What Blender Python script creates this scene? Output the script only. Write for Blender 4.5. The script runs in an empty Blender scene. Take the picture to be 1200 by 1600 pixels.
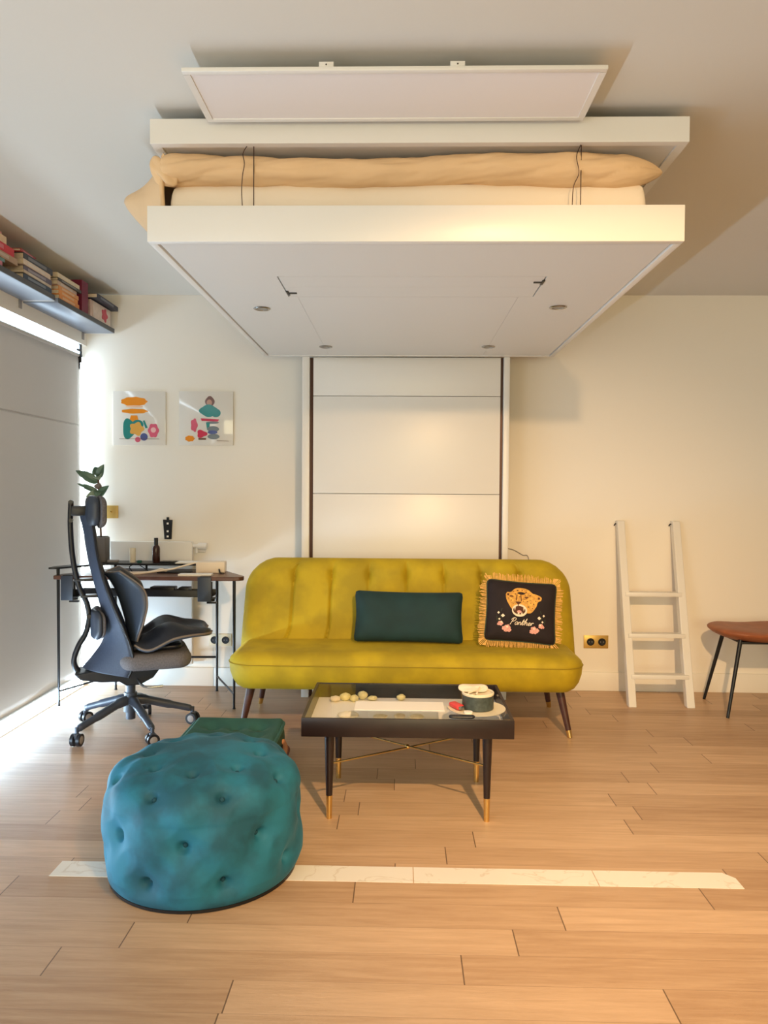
import bpy, bmesh, math, random
from mathutils import Vector, Matrix, noise
C = bpy.context.scene.collection
PI = math.pi
S = bpy.context.scene
rnd = random.Random(7)

# ------------------------------------------------------------------ camera, world, light, exposure
cam = bpy.data.cameras.new('camera'); cam.sensor_fit = 'HORIZONTAL'; cam.sensor_width = 36.0
cam.lens = 36.0*1180/1200; cam.clip_start = 0.05
co = bpy.data.objects.new('camera', cam); C.objects.link(co)
r_ = Vector((0.99970625, 0.02331246, 0.0066295)); u_ = Vector((-0.00729099, 0.02840553, 0.99956989)); w_ = Vector((-0.02311411, 0.9993246, -0.02856715))
co.matrix_world = Matrix(((r_.x, u_.x, -w_.x, 0), (r_.y, u_.y, -w_.y, 0), (r_.z, u_.z, -w_.z, 1.266), (0, 0, 0, 1)))
S.camera = co
S.view_settings.view_transform = 'Standard'; S.view_settings.look = 'None'; S.view_settings.gamma = 1.0
S.view_settings.use_curve_mapping = False
S.view_settings.exposure = 0.07
S.cycles.use_denoising = True
S.cycles.max_bounces = 10; S.cycles.diffuse_bounces = 6; S.cycles.sample_clamp_indirect = 6.0
wd = bpy.data.worlds.new('daylight_sky'); S.world = wd; wd.use_nodes = True
bg = wd.node_tree.nodes['Background']; bg.inputs[0].default_value = (0.80, 0.92, 1.0, 1); bg.inputs[1].default_value = 3.4

def lamp(name, kind, loc, power, col, size=0.1, size_y=None, direction=None, spread=None):
    l = bpy.data.lights.new(name, kind); l.energy = power; l.color = col
    if kind == 'AREA':
        l.size = size
        if size_y: l.shape = 'RECTANGLE'; l.size_y = size_y
        if spread: l.spread = spread
    else:
        l.shadow_soft_size = size
    o = bpy.data.objects.new(name, l); C.objects.link(o); o.location = loc
    if name.startswith('daylight'): o.visible_camera = True
    if direction: o.rotation_euler = Vector(direction).to_track_quat('-Z', 'Y').to_euler()
    return o
# ceiling lamps over the camera's end of the room: a downlight and a track spot turned to the sofa wall
lamp('warm_ceiling_downlight', 'AREA', (0.69, 0.28, 2.41), 12, (1.0, 0.80, 0.45), 0.10, None, (0, 0, -1)).data.shape = 'DISK'
sp_ = lamp('warm_track_spot', 'SPOT', (0.69, 0.30, 2.40), 440, (1.0, 0.62, 0.29), 0.035, None, (0.0, 0.82, -0.60))
sp_.data.spot_size = math.radians(74); sp_.data.spot_blend = 1.0
# daylight through the gaps round the blind (below, beside and above it) and from a side window behind the camera; plus an added rear fill
lamp('daylight_below_blind', 'AREA', (-2.034, 2.9, 0.037), 50, (0.56, 0.78, 0.98), 3.7, 0.060, (1, 0, 0.45))
lamp('daylight_beside_blind', 'AREA', (-2.037, 4.777, 1.1), 4.5, (0.72, 0.88, 1.0), 0.045, 2.0, (1, 0, 0))
lamp('daylight_above_blind', 'AREA', (-2.037, 2.9, 2.142), 4.5, (0.62, 0.82, 1.0), 3.7, 0.056, (1, 0, 0))
lamp('daylight_other_window', 'AREA', (-1.99, -0.55, 1.15), 46, (0.78, 0.92, 1.0), 2.1, 1.9, (1, 0, 0))
lamp('daylight_rear_fill', 'AREA', (0.8, -4.45, 1.3), 118, (1.0, 0.88, 0.52), 3.6, 2.0, (0, 1, 0))  # unseen warm fill, added at the front wall to brighten the back wall

# ------------------------------------------------------------------ materials
def lin(c):
    return tuple(((x/255)/12.92 if x/255 <= 0.04045 else ((x/255+0.055)/1.055)**2.4) for x in c)
def mat(name, col, rough=0.6, metal=0.0, sheen=0.0, noise_amt=0.0, noise_scale=8.0, tight=0.2, bump=0.0, bump_scale=60.0, spec=0.5, coat=0.0, emit=None):
    m = bpy.data.materials.new(name); m.use_nodes = True
    nt = m.node_tree; b = nt.nodes['Principled BSDF']; L = nt.links.new
    c = lin(col)
    b.inputs['Base Color'].default_value = (*c, 1); b.inputs['Roughness'].default_value = rough
    b.inputs['Metallic'].default_value = metal; b.inputs['Specular IOR Level'].default_value = spec
    b.inputs['Coat Weight'].default_value = coat
    if sheen:
        b.inputs['Sheen Weight'].default_value = sheen; b.inputs['Sheen Roughness'].default_value = 0.35
        b.inputs['Sheen Tint'].default_value = (*[min(1, x*1.6+0.08) for x in c], 1)
    tc = nt.nodes.new('ShaderNodeTexCoord')
    if noise_amt:
        n = nt.nodes.new('ShaderNodeTexNoise'); n.inputs['Scale'].default_value = noise_scale; n.inputs['Detail'].default_value = 5
        L(tc.outputs['Object'], n.inputs['Vector'])
        r = nt.nodes.new('ShaderNodeValToRGB')
        r.color_ramp.elements[0].position = 0.5-tight; r.color_ramp.elements[1].position = 0.5+tight
        r.color_ramp.elements[0].color = (*[x*(1-noise_amt) for x in c], 1)
        r.color_ramp.elements[1].color = (*[min(1, x*(1+noise_amt)) for x in c], 1)
        L(n.outputs['Fac'], r.inputs['Fac']); L(r.outputs['Color'], b.inputs['Base Color'])
    if bump:
        n2 = nt.nodes.new('ShaderNodeTexNoise'); n2.inputs['Scale'].default_value = bump_scale; n2.inputs['Detail'].default_value = 4
        L(tc.outputs['Object'], n2.inputs['Vector'])
        bp = nt.nodes.new('ShaderNodeBump'); bp.inputs['Strength'].default_value = bump; bp.inputs['Distance'].default_value = 0.01
        L(n2.outputs['Fac'], bp.inputs['Height']); L(bp.outputs['Normal'], b.inputs['Normal'])
    return m

M = {}
M['wall'] = mat('white_wall_paint', (240, 235, 226), 0.75, bump=0.03, bump_scale=90)
M['ceil'] = mat('ceiling_paint', (219, 217, 211), 0.8, bump=0.03, bump_scale=80)
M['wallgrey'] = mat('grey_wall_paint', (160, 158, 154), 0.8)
M['base'] = mat('white_gloss_trim', (236, 232, 224), 0.4)
M['lacquer'] = mat('white_lacquer', (228, 226, 222), 0.35)
M['lacquer2'] = mat('white_lacquer_matt', (222, 221, 218), 0.5)
M['dark'] = mat('dark_gap', (38, 30, 28), 0.6)
M['brownrail'] = mat('brown_rail_metal', (70, 48, 42), 0.4, 0.6)
M['black'] = mat('black_metal', (30, 30, 33), 0.35, 0.3)
M['blackplastic'] = mat('black_plastic', (28, 30, 36), 0.38, bump=0.05, bump_scale=200)
M['slate'] = mat('slate_plastic', (58, 66, 80), 0.42)
M['mesh'] = mat('chair_mesh', (58, 68, 88), 0.6, noise_amt=0.12, noise_scale=120, bump=0.25, bump_scale=500)
M['greyfab'] = mat('grey_fabric', (106, 103, 106), 0.9, noise_amt=0.22, noise_scale=150, bump=0.3, bump_scale=300)
M['leather'] = mat('black_leather', (24, 27, 36), 0.34, bump=0.12, bump_scale=140)
M['piping'] = mat('tan_piping', (122, 110, 100), 0.6)
M['shell'] = mat('blue_grey_shell', (64, 76, 94), 0.4, bump=0.08, bump_scale=160)
M['grey'] = mat('grey_plastic', (150, 146, 144), 0.5)
M['chrome'] = mat('steel', (170, 168, 165), 0.25, 1.0)
M['sheet'] = mat('cream_sheet', (236, 222, 202), 0.85, bump=0.1, bump_scale=14)
M['duvet'] = mat('beige_duvet', (224, 190, 148), 0.85, noise_amt=0.05, noise_scale=6, bump=0.12, bump_scale=16)
M['mustard'] = mat('mustard_velvet', (172, 149, 12), 0.75, sheen=0.35, noise_amt=0.15, noise_scale=6, tight=0.12, bump=0.05, bump_scale=200)
M['mustarddark'] = mat('mustard_seam', (150, 128, 12), 0.8)
M['walnut'] = mat('dark_walnut', (74, 42, 34), 0.4, noise_amt=0.25, noise_scale=30)
M['brass'] = mat('brass', (232, 200, 130), 0.25, 1.0)
M['greenvelvet'] = mat('bottle_green_velvet', (14, 48, 50), 0.8, sheen=0.25, noise_amt=0.2, noise_scale=9)
M['blackvelvet'] = mat('black_velvet', (30, 20, 24), 0.85, sheen=0.12, noise_amt=0.25, noise_scale=10)
M['greenedge'] = mat('dark_green_edging', (52, 66, 52), 0.8)
M['fringe'] = mat('gold_fringe', (222, 172, 92), 0.7, noise_amt=0.3, noise_scale=60)
M['fur'] = mat('gold_embroidery', (216, 160, 72), 0.7, noise_amt=0.35, noise_scale=70)
M['cream'] = mat('cream_thread', (236, 220, 196), 0.7)
M['pink'] = mat('pink_thread', (222, 160, 150), 0.7, noise_amt=0.2, noise_scale=80)
M['brownthread'] = mat('brown_thread', (84, 44, 22), 0.8)
M['tableblack'] = mat('black_stained_wood', (34, 22, 22), 0.35, noise_amt=0.2, noise_scale=20)
M['mirror'] = mat('mirror_glass', (214, 214, 210), 0.02, 1.0)
M['shellcream'] = mat('cream_shell', (228, 218, 160), 0.5, noise_amt=0.15, noise_scale=60)
M['paper'] = mat('white_paper', (240, 236, 228), 0.7)
M['traywhite'] = mat('white_tray_lining', (252, 250, 246), 0.6)
M['tin'] = mat('dark_grey_tin', (64, 74, 72), 0.45, noise_amt=0.3, noise_scale=70)
M['red'] = mat('red_plastic', (214, 62, 62), 0.4)
M['teal'] = mat('teal_velvet', (22, 96, 120), 0.72, sheen=0.35, noise_amt=0.30, noise_scale=6.5, tight=0.09, bump=0.05, bump_scale=150)
M['tealbtn'] = mat('teal_button', (18, 70, 88), 0.8)
M['pine'] = mat('pine_velvet', (40, 90, 84), 0.8, sheen=0.35, noise_amt=0.2, noise_scale=8)
M['pineside'] = mat('pine_embroidered_side', (40, 70, 52), 0.85, noise_amt=0.5, noise_scale=70)
M['terracotta'] = mat('terracotta_leather', (132, 72, 50), 0.55, noise_amt=0.2, noise_scale=20)
M['strap'] = mat('tan_strap', (206, 140, 96), 0.55)
M['tan'] = mat('tan_leather', (152, 90, 58), 0.5, noise_amt=0.15, noise_scale=18, bump=0.08, bump_scale=90)
M['deskwood'] = mat('dark_desk_wood', (98, 64, 52), 0.32, noise_amt=0.25, noise_scale=14)
M['plate'] = mat('brass_plate', (206, 170, 96), 0.35, 0.55)
M['creamplate'] = mat('cream_plate', (232, 222, 196), 0.4)
M['amber'] = mat('brown_glass', (58, 34, 30), 0.15)
M['pot'] = mat('grey_pot', (108, 104, 102), 0.7, noise_amt=0.1)
M['soil'] = mat('soil', (52, 40, 32), 0.95, noise_amt=0.3, noise_scale=60)
M['leaf'] = mat('rubber_leaf', (88, 114, 94), 0.28, noise_amt=0.25, noise_scale=12)
M['leafpale'] = mat('rubber_leaf_pale', (140, 158, 134), 0.4, noise_amt=0.2, noise_scale=14)
M['stem'] = mat('brown_stem', (104, 76, 60), 0.7)
M['peach'] = mat('white_device', (240, 226, 206), 0.45)
M['shelf'] = mat('grey_shelf', (120, 128, 142), 0.35)
M['shelfedge'] = mat('shelf_edge', (78, 80, 84), 0.5)
M['diffuser'] = mat('opal_diffuser', (232, 228, 229), 0.5)
M['spotgrey'] = mat('spot_lens', (128, 122, 116), 0.3)
M['pages'] = mat('book_pages', (222, 206, 180), 0.85, noise_amt=0.1, noise_scale=100)

def m_floor():
    m = bpy.data.materials.new('oak_planks'); m.use_nodes = True
    nt = m.node_tree; b = nt.nodes['Principled BSDF']; N = nt.nodes.new; L = nt.links.new
    def math_(op, a, c=None, d=None):
        n = N('ShaderNodeMath'); n.operation = op
        for i, v in enumerate((a, c, d)):
            if v is None: continue
            if isinstance(v, (int, float)): n.inputs[i].default_value = v
            else: L(v, n.inputs[i])
        return n.outputs[0]
    tc = N('ShaderNodeTexCoord'); sx = N('ShaderNodeSeparateXYZ'); L(tc.outputs['Object'], sx.inputs[0])
    yy = math_('DIVIDE', math_('SUBTRACT', sx.outputs[1], 2.405), 0.125)
    row = math_('FLOOR', yy); fy = math_('SUBTRACT', yy, row)
    wn = N('ShaderNodeTexWhiteNoise'); wn.noise_dimensions = '1D'; L(math_('ADD', row, 31.7), wn.inputs['W'])
    xx = math_('ADD', math_('DIVIDE', sx.outputs[0], 1.1), math_('MULTIPLY', wn.outputs['Value'], 7.0))
    pl = math_('FLOOR', xx); fx = math_('SUBTRACT', xx, pl)
    cv = N('ShaderNodeCombineXYZ'); L(row, cv.inputs[0]); L(pl, cv.inputs[1])
    wn2 = N('ShaderNodeTexWhiteNoise'); wn2.noise_dimensions = '2D'; L(cv.outputs[0], wn2.inputs['Vector'])
    # grain
    gv = N('ShaderNodeCombineXYZ')
    L(math_('ADD', math_('MULTIPLY', sx.outputs[0], 1.6), math_('MULTIPLY', wn2.outputs['Value'], 30)), gv.inputs[0])
    L(math_('MULTIPLY', sx.outputs[1], 22.0), gv.inputs[1]); L(math_('MULTIPLY', pl, 3.1), gv.inputs[2])
    g = N('ShaderNodeTexNoise'); g.inputs['Scale'].default_value = 2.2; g.inputs['Detail'].default_value = 8; g.inputs['Distortion'].default_value = 0.6
    L(gv.outputs[0], g.inputs['Vector'])
    g2 = N('ShaderNodeTexNoise'); g2.inputs['Scale'].default_value = 9.0; g2.inputs['Detail'].default_value = 6; g2.inputs['Distortion'].default_value = 1.5
    L(gv.outputs[0], g2.inputs['Vector'])
    ramp = N('ShaderNodeValToRGB'); e = ramp.color_ramp.elements
    e[0].position = 0.28; e[0].color = (*lin((170, 135, 103)), 1); e[1].position = 0.78; e[1].color = (*lin((214, 181, 148)), 1)
    f = math_('ADD', math_('MULTIPLY', g.outputs['Fac'], 0.55), math_('ADD', math_('MULTIPLY', wn2.outputs['Value'], 0.28), math_('MULTIPLY', g2.outputs['Fac'], 0.2)))
    L(f, ramp.inputs['Fac'])
    ex = math_('LESS_THAN', math_('MINIMUM', fx, math_('SUBTRACT', 1.0, fx)), 0.0017)
    ey = math_('LESS_THAN', math_('MINIMUM', fy, math_('SUBTRACT', 1.0, fy)), 0.008)
    mix = N('ShaderNodeMix'); mix.data_type = 'RGBA'; L(math_('MULTIPLY', ey, 0.35), mix.inputs['Factor'])
    L(ramp.outputs['Color'], mix.inputs[6]); mix.inputs[7].default_value = (*lin((112, 84, 60)), 1)
    mix2 = N('ShaderNodeMix'); mix2.data_type = 'RGBA'; L(math_('MULTIPLY', ex, 0.8), mix2.inputs['Factor'])
    L(mix.outputs[2], mix2.inputs[6]); mix2.inputs[7].default_value = (*lin((84, 60, 42)), 1)
    L(mix2.outputs[2], b.inputs['Base Color'])
    rr = N('ShaderNodeMapRange'); rr.inputs[3].default_value = 0.30; rr.inputs[4].default_value = 0.48
    L(g2.outputs['Fac'], rr.inputs[0]); L(rr.outputs[0], b.inputs['Roughness'])
    bp = N('ShaderNodeBump'); bp.inputs['Strength'].default_value = 0.15; bp.inputs['Distance'].default_value = 0.004
    L(math_('SUBTRACT', g2.outputs['Fac'], math_('MULTIPLY', math_('MAXIMUM', ex, ey), 1.5)), bp.inputs['Height'])
    L(bp.outputs['Normal'], b.inputs['Normal'])
    return m
M['floor'] = m_floor()

def m_marble():
    m = bpy.data.materials.new('white_marble'); m.use_nodes = True
    nt = m.node_tree; b = nt.nodes['Principled BSDF']; N = nt.nodes.new; L = nt.links.new
    tc = N('ShaderNodeTexCoord')
    n = N('ShaderNodeTexNoise'); n.inputs['Scale'].default_value = 4; n.inputs['Detail'].default_value = 7; n.inputs['Distortion'].default_value = 2.2
    L(tc.outputs['Object'], n.inputs['Vector'])
    r = N('ShaderNodeValToRGB'); e = r.color_ramp.elements
    e[0].position = 0.0; e[0].color = (*lin((236, 230, 220)), 1); e[1].position = 1.0; e[1].color = (*lin((240, 234, 224)), 1)
    x = r.color_ramp.elements.new(0.55); x.color = (*lin((222, 211, 196)), 1)
    for p in (0.53, 0.57):
        y = r.color_ramp.elements.new(p); y.color = (*lin((238, 232, 222)), 1)
    L(n.outputs['Fac'], r.inputs['Fac']); L(r.outputs['Color'], b.inputs['Base Color'])
    b.inputs['Roughness'].default_value = 0.3
    return m
M['marble'] = m_marble()

def m_blind():
    m = bpy.data.materials.new('grey_blind_fabric'); m.use_nodes = True
    nt = m.node_tree; b = nt.nodes['Principled BSDF']; N = nt.nodes.new; L = nt.links.new
    c = lin((204, 199, 194))
    b.inputs['Base Color'].default_value = (*c, 1); b.inputs['Roughness'].default_value = 0.9
    t = N('ShaderNodeBsdfTranslucent'); t.inputs['Color'].default_value = (*c, 1)
    mx = N('ShaderNodeMixShader'); mx.inputs[0].default_value = 0.3
    L(b.outputs[0], mx.inputs[1]); L(t.outputs[0], mx.inputs[2]); L(mx.outputs[0], nt.nodes['Material Output'].inputs[0])
    return m
M['blind'] = m_blind()

def m_glass(name, tint=(1, 1, 1), amount=0.12):
    m = bpy.data.materials.new(name); m.use_nodes = True
    nt = m.node_tree; N = nt.nodes.new; L = nt.links.new
    t = N('ShaderNodeBsdfTransparent'); t.inputs[0].default_value = (*tint, 1)
    g = N('ShaderNodeBsdfGlossy'); g.inputs['Roughness'].default_value = 0.02
    fr = N('ShaderNodeFresnel'); fr.inputs[0].default_value = 1.75
    geo = N('ShaderNodeNewGeometry'); inv = N('ShaderNodeMath'); inv.operation = 'SUBTRACT'; inv.inputs[0].default_value = 1.0; L(geo.outputs['Backfacing'], inv.inputs[1])
    mu = N('ShaderNodeMath'); mu.operation = 'MULTIPLY'; L(fr.outputs[0], mu.inputs[0]); L(inv.outputs[0], mu.inputs[1])
    mx = N('ShaderNodeMixShader'); L(mu.outputs[0], mx.inputs[0])
    L(t.outputs[0], mx.inputs[1]); L(g.outputs[0], mx.inputs[2]); L(mx.outputs[0], nt.nodes['Material Output'].inputs[0])
    return m
M['glass'] = m_glass('window_glass')

# ------------------------------------------------------------------ mesh builder
def sdf_rr(a, b, w, h, r):
    qx, qy = abs(a)-(w-r), abs(b)-(h-r)
    return math.hypot(max(qx, 0), max(qy, 0)) + min(max(qx, qy), 0) - r

class MB:
    def __init__(self): self.v = []; self.f = []; self.m = []; self.mi = 0
    def add(self, vs, fs):
        n = len(self.v); self.v += [tuple(p) for p in vs]
        for f in fs: self.f.append(tuple(i+n for i in f)); self.m.append(self.mi)
        return self
    def box(self, lo, hi, bev=0.0, seg=2, rot=None, org=None):
        bm = bmesh.new(); bmesh.ops.create_cube(bm, size=1)
        c = [(lo[i]+hi[i])/2 for i in range(3)]; s = [abs(hi[i]-lo[i]) for i in range(3)]
        for v in bm.verts: v.co = Vector((v.co.x*s[0], v.co.y*s[1], v.co.z*s[2]))
        if bev: bmesh.ops.bevel(bm, geom=list(bm.edges), offset=min(bev, min(s)*0.45), segments=seg, affect='EDGES', profile=0.5)
        T = Matrix.Translation(c)
        if rot is not None:
            o = Vector(org if org else c); T = Matrix.Translation(o) @ rot.to_4x4() @ Matrix.Translation(-o) @ T
        bm.transform(T); bm.verts.index_update()
        self.add([v.co[:] for v in bm.verts], [[v.index for v in f.verts] for f in bm.faces]); bm.free(); return self
    def tube(self, pts, r, seg=10, cap=True, flat=None):
        pts = [Vector(p) for p in pts]; n = len(pts)
        rs = r if isinstance(r, (list, tuple)) else [r]*n
        vs, fs = [], []; up = None
        for i, p in enumerate(pts):
            d = (pts[min(i+1, n-1)]-pts[max(i-1, 0)]).normalized()
            if up is None:
                up = Vector((0, 0, 1)) if abs(d.z) < 0.9 else Vector((0, 1, 0))
            x = d.cross(up)
            if x.length < 1e-6: x = d.orthogonal()
            x.normalize(); y = x.cross(d).normalized(); up = y
            for k in range(seg):
                a = 2*PI*k/seg
                ry = rs[i]*(flat if flat else 1)
                vs.append(p + x*rs[i]*math.cos(a) + y*ry*math.sin(a))
        for i in range(n-1):
            for k in range(seg):
                k2 = (k+1) % seg
                fs.append((i*seg+k, i*seg+k2, (i+1)*seg+k2, (i+1)*seg+k))
        if cap: fs.append(tuple(range(seg))[::-1]); fs.append(tuple((n-1)*seg+k for k in range(seg)))
        return self.add(vs, fs)
    def cyl(self, p0, p1, r0, r1=None, seg=20): return self.tube([p0, p1], [r0, r0 if r1 is None else r1], seg)
    def lathe(self, prof, c=(0, 0, 0), seg=32, sx=1, sy=1):
        vs, fs = [], []
        for (r, z) in prof:
            for k in range(seg):
                a = 2*PI*k/seg; vs.append((c[0]+r*sx*math.cos(a), c[1]+r*sy*math.sin(a), c[2]+z))
        n = len(prof)
        for i in range(n-1):
            for k in range(seg):
                k2 = (k+1) % seg; fs.append((i*seg+k, i*seg+k2, (i+1)*seg+k2, (i+1)*seg+k))
        if prof[0][0] > 1e-6: fs.append(tuple(range(seg))[::-1])
        if prof[-1][0] > 1e-6: fs.append(tuple((n-1)*seg+k for k in range(seg)))
        return self.add(vs, fs)
    def prism(self, poly, lo, hi, axis='z'):
        def P(a, b, c): return {'z': (a, b, c), 'y': (a, c, b), 'x': (c, a, b)}[axis]
        n = len(poly)
        vs = [P(a, b, lo) for a, b in poly]+[P(a, b, hi) for a, b in poly]
        fs = [tuple(range(n))[::-1], tuple(range(n, 2*n))]+[(i, (i+1) % n, n+(i+1) % n, n+i) for i in range(n)]
        return self.add(vs, fs)
    def grid(self, fn, nu, nv, wrap_u=False, wrap_v=False):
        U = nu if wrap_u else nu+1; V = nv if wrap_v else nv+1
        vs = [fn(i/nu, j/nv) for i in range(U) for j in range(V)]; fs = []
        for i in range(nu):
            for j in range(nv):
                i2 = (i+1) % U; j2 = (j+1) % V
                fs.append((i*V+j, i2*V+j, i2*V+j2, i*V+j2))
        return self.add(vs, fs)
    def ball(self, c, r, seg=16, sc=(1, 1, 1)):
        def fn(u, v):
            a, b = 2*PI*u, PI*(v-0.5)
            return (c[0]+r*sc[0]*math.cos(b)*math.cos(a), c[1]+r*sc[1]*math.cos(b)*math.sin(a), c[2]+r*sc[2]*math.sin(b))
        return self.grid(fn, seg, seg//2, wrap_u=True)
    def slab(self, W, H, r, T, Tb, re, fr, na=60, nb=40, front=None, back=None, warp=None):
        """cushion-like slab: half sizes W,H; corner radius r; front/back thickness; edge rounding re; fr(a,b,c) -> point"""
        def ts(half, n):
            e = [k*k*re/16 for k in range(0, 5)]
            e = [x for x in e if x < half*0.9]
            inner = half-e[-1]
            left = [-half+x for x in e]; right = [half-x for x in reversed(e)]
            mid = [-inner+2*inner*k/n for k in range(1, n)]
            return left+mid+right
        A = ts(W, na); B = ts(H, nb)
        vs, fs = [], []
        nA, nB = len(A), len(B)
        for side in (0, 1):
            for b in B:
                d = max(0, abs(b)-(H-r)); ins = r-math.sqrt(max(0, r*r-d*d))
                for a0 in A:
                    a = a0*(W-ins)/W
                    s = max(0.0, -sdf_rr(a, b, W, H, r)); q = 1-min(1, s/re); p = math.sqrt(max(0, 1-q*q))
                    if side == 0: c = (T + (front(a, b) if front else 0))*p
                    else: c = -(Tb + (back(a, b) if back else 0))*p
                    aa, bb = (a, b) if warp is None else warp(a, b)
                    vs.append(fr(aa, bb, c))
        o = nA*nB
        for j in range(nB-1):
            for i in range(nA-1):
                q = (j*nA+i, j*nA+i+1, (j+1)*nA+i+1, (j+1)*nA+i)
                fs.append(q); fs.append(tuple(x+o for x in reversed(q)))
        return self.add(vs, fs)
    def build(self, name, mats, parent=None, smooth=True, angle=38, world=True, merge=True, bevel=0.0, subsurf=0, loc=None):
        me = bpy.data.meshes.new(name)
        off = Vector((0, 0, 0))
        p = parent
        while p is not None and world: off += p.location; p = p.parent
        if loc is not None: off += Vector(loc)
        me.from_pydata([Vector(v)-off for v in self.v], [], self.f)
        if not isinstance(mats, (list, tuple)): mats = [mats]
        for m in mats: me.materials.append(m)
        for p_, i in zip(me.polygons, self.m): p_.material_index = i
        bm = bmesh.new(); bm.from_mesh(me)
        if merge: bmesh.ops.remove_doubles(bm, verts=bm.verts, dist=1e-5)
        bmesh.ops.recalc_face_normals(bm, faces=bm.faces)
        bm.to_mesh(me); bm.free()
        if smooth:
            me.shade_smooth(); me.set_sharp_from_angle(angle=math.radians(angle))
        o = bpy.data.objects.new(name, me); C.objects.link(o)
        if parent is not None: o.parent = parent
        if loc is not None: o.location = loc
        if bevel:
            b = o.modifiers.new('bevel', 'BEVEL'); b.width = bevel; b.segments = 2; b.limit_method = 'ANGLE'; b.angle_limit = math.radians(40)
        if subsurf:
            s = o.modifiers.new('sub', 'SUBSURF'); s.levels = subsurf; s.render_levels = subsurf
        return o

def thing(name, label, cat, loc=(0, 0, 0), rotz=0.0, group=None):
    o = bpy.data.objects.new(name, None); C.objects.link(o); o.location = loc; o.rotation_euler = (0, 0, rotz)
    o.empty_display_size = 0.05
    return tag(o, label, cat, group)
def tag(o, label, cat, group=None):
    o['label'] = label; o['category'] = cat
    if group: o['group'] = group
    return o
def struct(o): o['kind'] = 'structure'; return o
def bez(p0, p1, p2, p3, n=16):
    out = []
    for i in range(n+1):
        t = i/n
        out.append(tuple((1-t)**3*p0[k]+3*(1-t)**2*t*p1[k]+3*(1-t)*t*t*p2[k]+t**3*p3[k] for k in range(3)))
    return out
def spline(pts, n=8):
    """Catmull-Rom through points (any dimension)"""
    out = []; P = [pts[0]]+list(pts)+[pts[-1]]
    for i in range(1, len(P)-2):
        for k in range(n):
            t = k/n
            out.append(tuple(0.5*(2*P[i][d]+(P[i+1][d]-P[i-1][d])*t+(2*P[i-1][d]-5*P[i][d]+4*P[i+1][d]-P[i+2][d])*t*t+(-P[i-1][d]+3*P[i][d]-3*P[i+1][d]+P[i+2][d])*t**3) for d in range(len(pts[0]))))
    out.append(tuple(pts[-1])); return out

# ------------------------------------------------------------------ the room
XL, XR, YB, YF, H = -2.02, 4.2, 4.812, -4.5, 2.5
struct(MB().box((XL-0.3, YF-0.1, -0.1), (XR+0.1, YB+0.1, 0)).build('floor', M['floor'], smooth=False))
struct(MB().box((XL-0.3, YF-0.1, H), (XR+0.1, YB+0.1, H+0.1)).build('ceiling', M['ceil'], smooth=False))
struct(MB().box((XL-0.3, YB, 0), (XR+0.1, YB+0.1, H)).build('wall_back', M['wall'], smooth=False))
struct(MB().box((XR, YF, 0), (XR+0.1, YB, H)).build('wall_right', M['wallgrey'], smooth=False))
struct(MB().box((XL, YF-0.1, 0), (XR, YF, H)).build('wall_front', M['wallgrey'], smooth=False))
WY0 = 1.0; WZ = 2.175
w = MB(); w.box((XL-0.2, YF, 0), (XL, WY0, H)); w.box((XL-0.2, WY0, WZ), (XL, YB, H))
struct(w.build('wall_left', M['wall'], smooth=False))
f = MB()
for y0, y1, z0, z1 in ((WY0, YB, 0, 0.03), (WY0, YB, WZ-0.03, WZ), (WY0, WY0+0.05, 0.03, WZ-0.03), (YB-0.02, YB, 0.03, WZ-0.03), (2.86, 2.92, 0.03, WZ-0.03)):
    f.box((XL-0.17, y0, z0), (XL-0.11, y1, z1))
win = struct(f.build('window_1', M['base'], smooth=False))
MB().box((XL-0.145, WY0+0.05, 0.03), (XL-0.139, YB-0.02, WZ-0.03)).build('glass', M['glass'], win, smooth=False)
b = MB(); b.box((-1.20, YB-0.014, 0), (-0.64, YB, 0.12), 0.003); b.box((0.68, YB-0.014, 0), (XR, YB, 0.12), 0.003); b.box((-2.02, YB-0.014, 0), (-1.20, YB, 0.12), 0.003)
struct(b.build('baseboard_back', M['base']))
# marble inlay: four tiles let into the planks, bevelled right end
t = MB()
for x0, x1 in ((-1.142, -0.546), (-0.544, 0.046), (0.049, 0.643)):
    t.box((x0, 2.405, -0.004), (x1, 2.504, 0.0015))
t.prism([(0.646, 2.405), (1.105, 2.405), (1.105, 2.47), (1.075, 2.504), (0.646, 2.504)], -0.004, 0.0015)
struct(t.build('trim_1', M['marble'], smooth=False))

# ------------------------------------------------------------------ roller blind over the window
rb = thing('roller_blind', 'grey fabric roller blind pulled down over the bright window', 'blind', (-2.03, 2.9, 2.11))
def blindfn(u, v):
    y = 1.02+3.735*u; z = 0.076+2.026*v
    # pushed outwards by the desk corner, faint waves near the free edge
    e = math.exp(-((y-4.55)/0.35)**2)
    dx = 0.006*math.sin(y*7+z*1.5)*e*(1-v) - 0.012*math.exp(-((y-4.42)/0.16)**2)*math.exp(-((z-0.75)/0.5)**2)
    return (-2.046+dx, y, z)
bl = MB().grid(blindfn, 90, 40).build('fabric', M['blind'], rb)
s_ = bl.modifiers.new('thick', 'SOLIDIFY'); s_.thickness = 0.0012
sm = MB().grid(lambda u, v: (blindfn(u, 0.8)[0]+0.0016, 1.02+3.735*u, 1.66+0.012*v), 90, 1).build('seam', M['blind'], bl); sm.modifiers.new('t', 'SOLIDIFY').thickness = 0.0008
MB().cyl((-2.046, 1.02, 2.105), (-2.046, 4.745, 2.105), 0.011, seg=12).build('roller_tube', M['blind'], rb)
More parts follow.
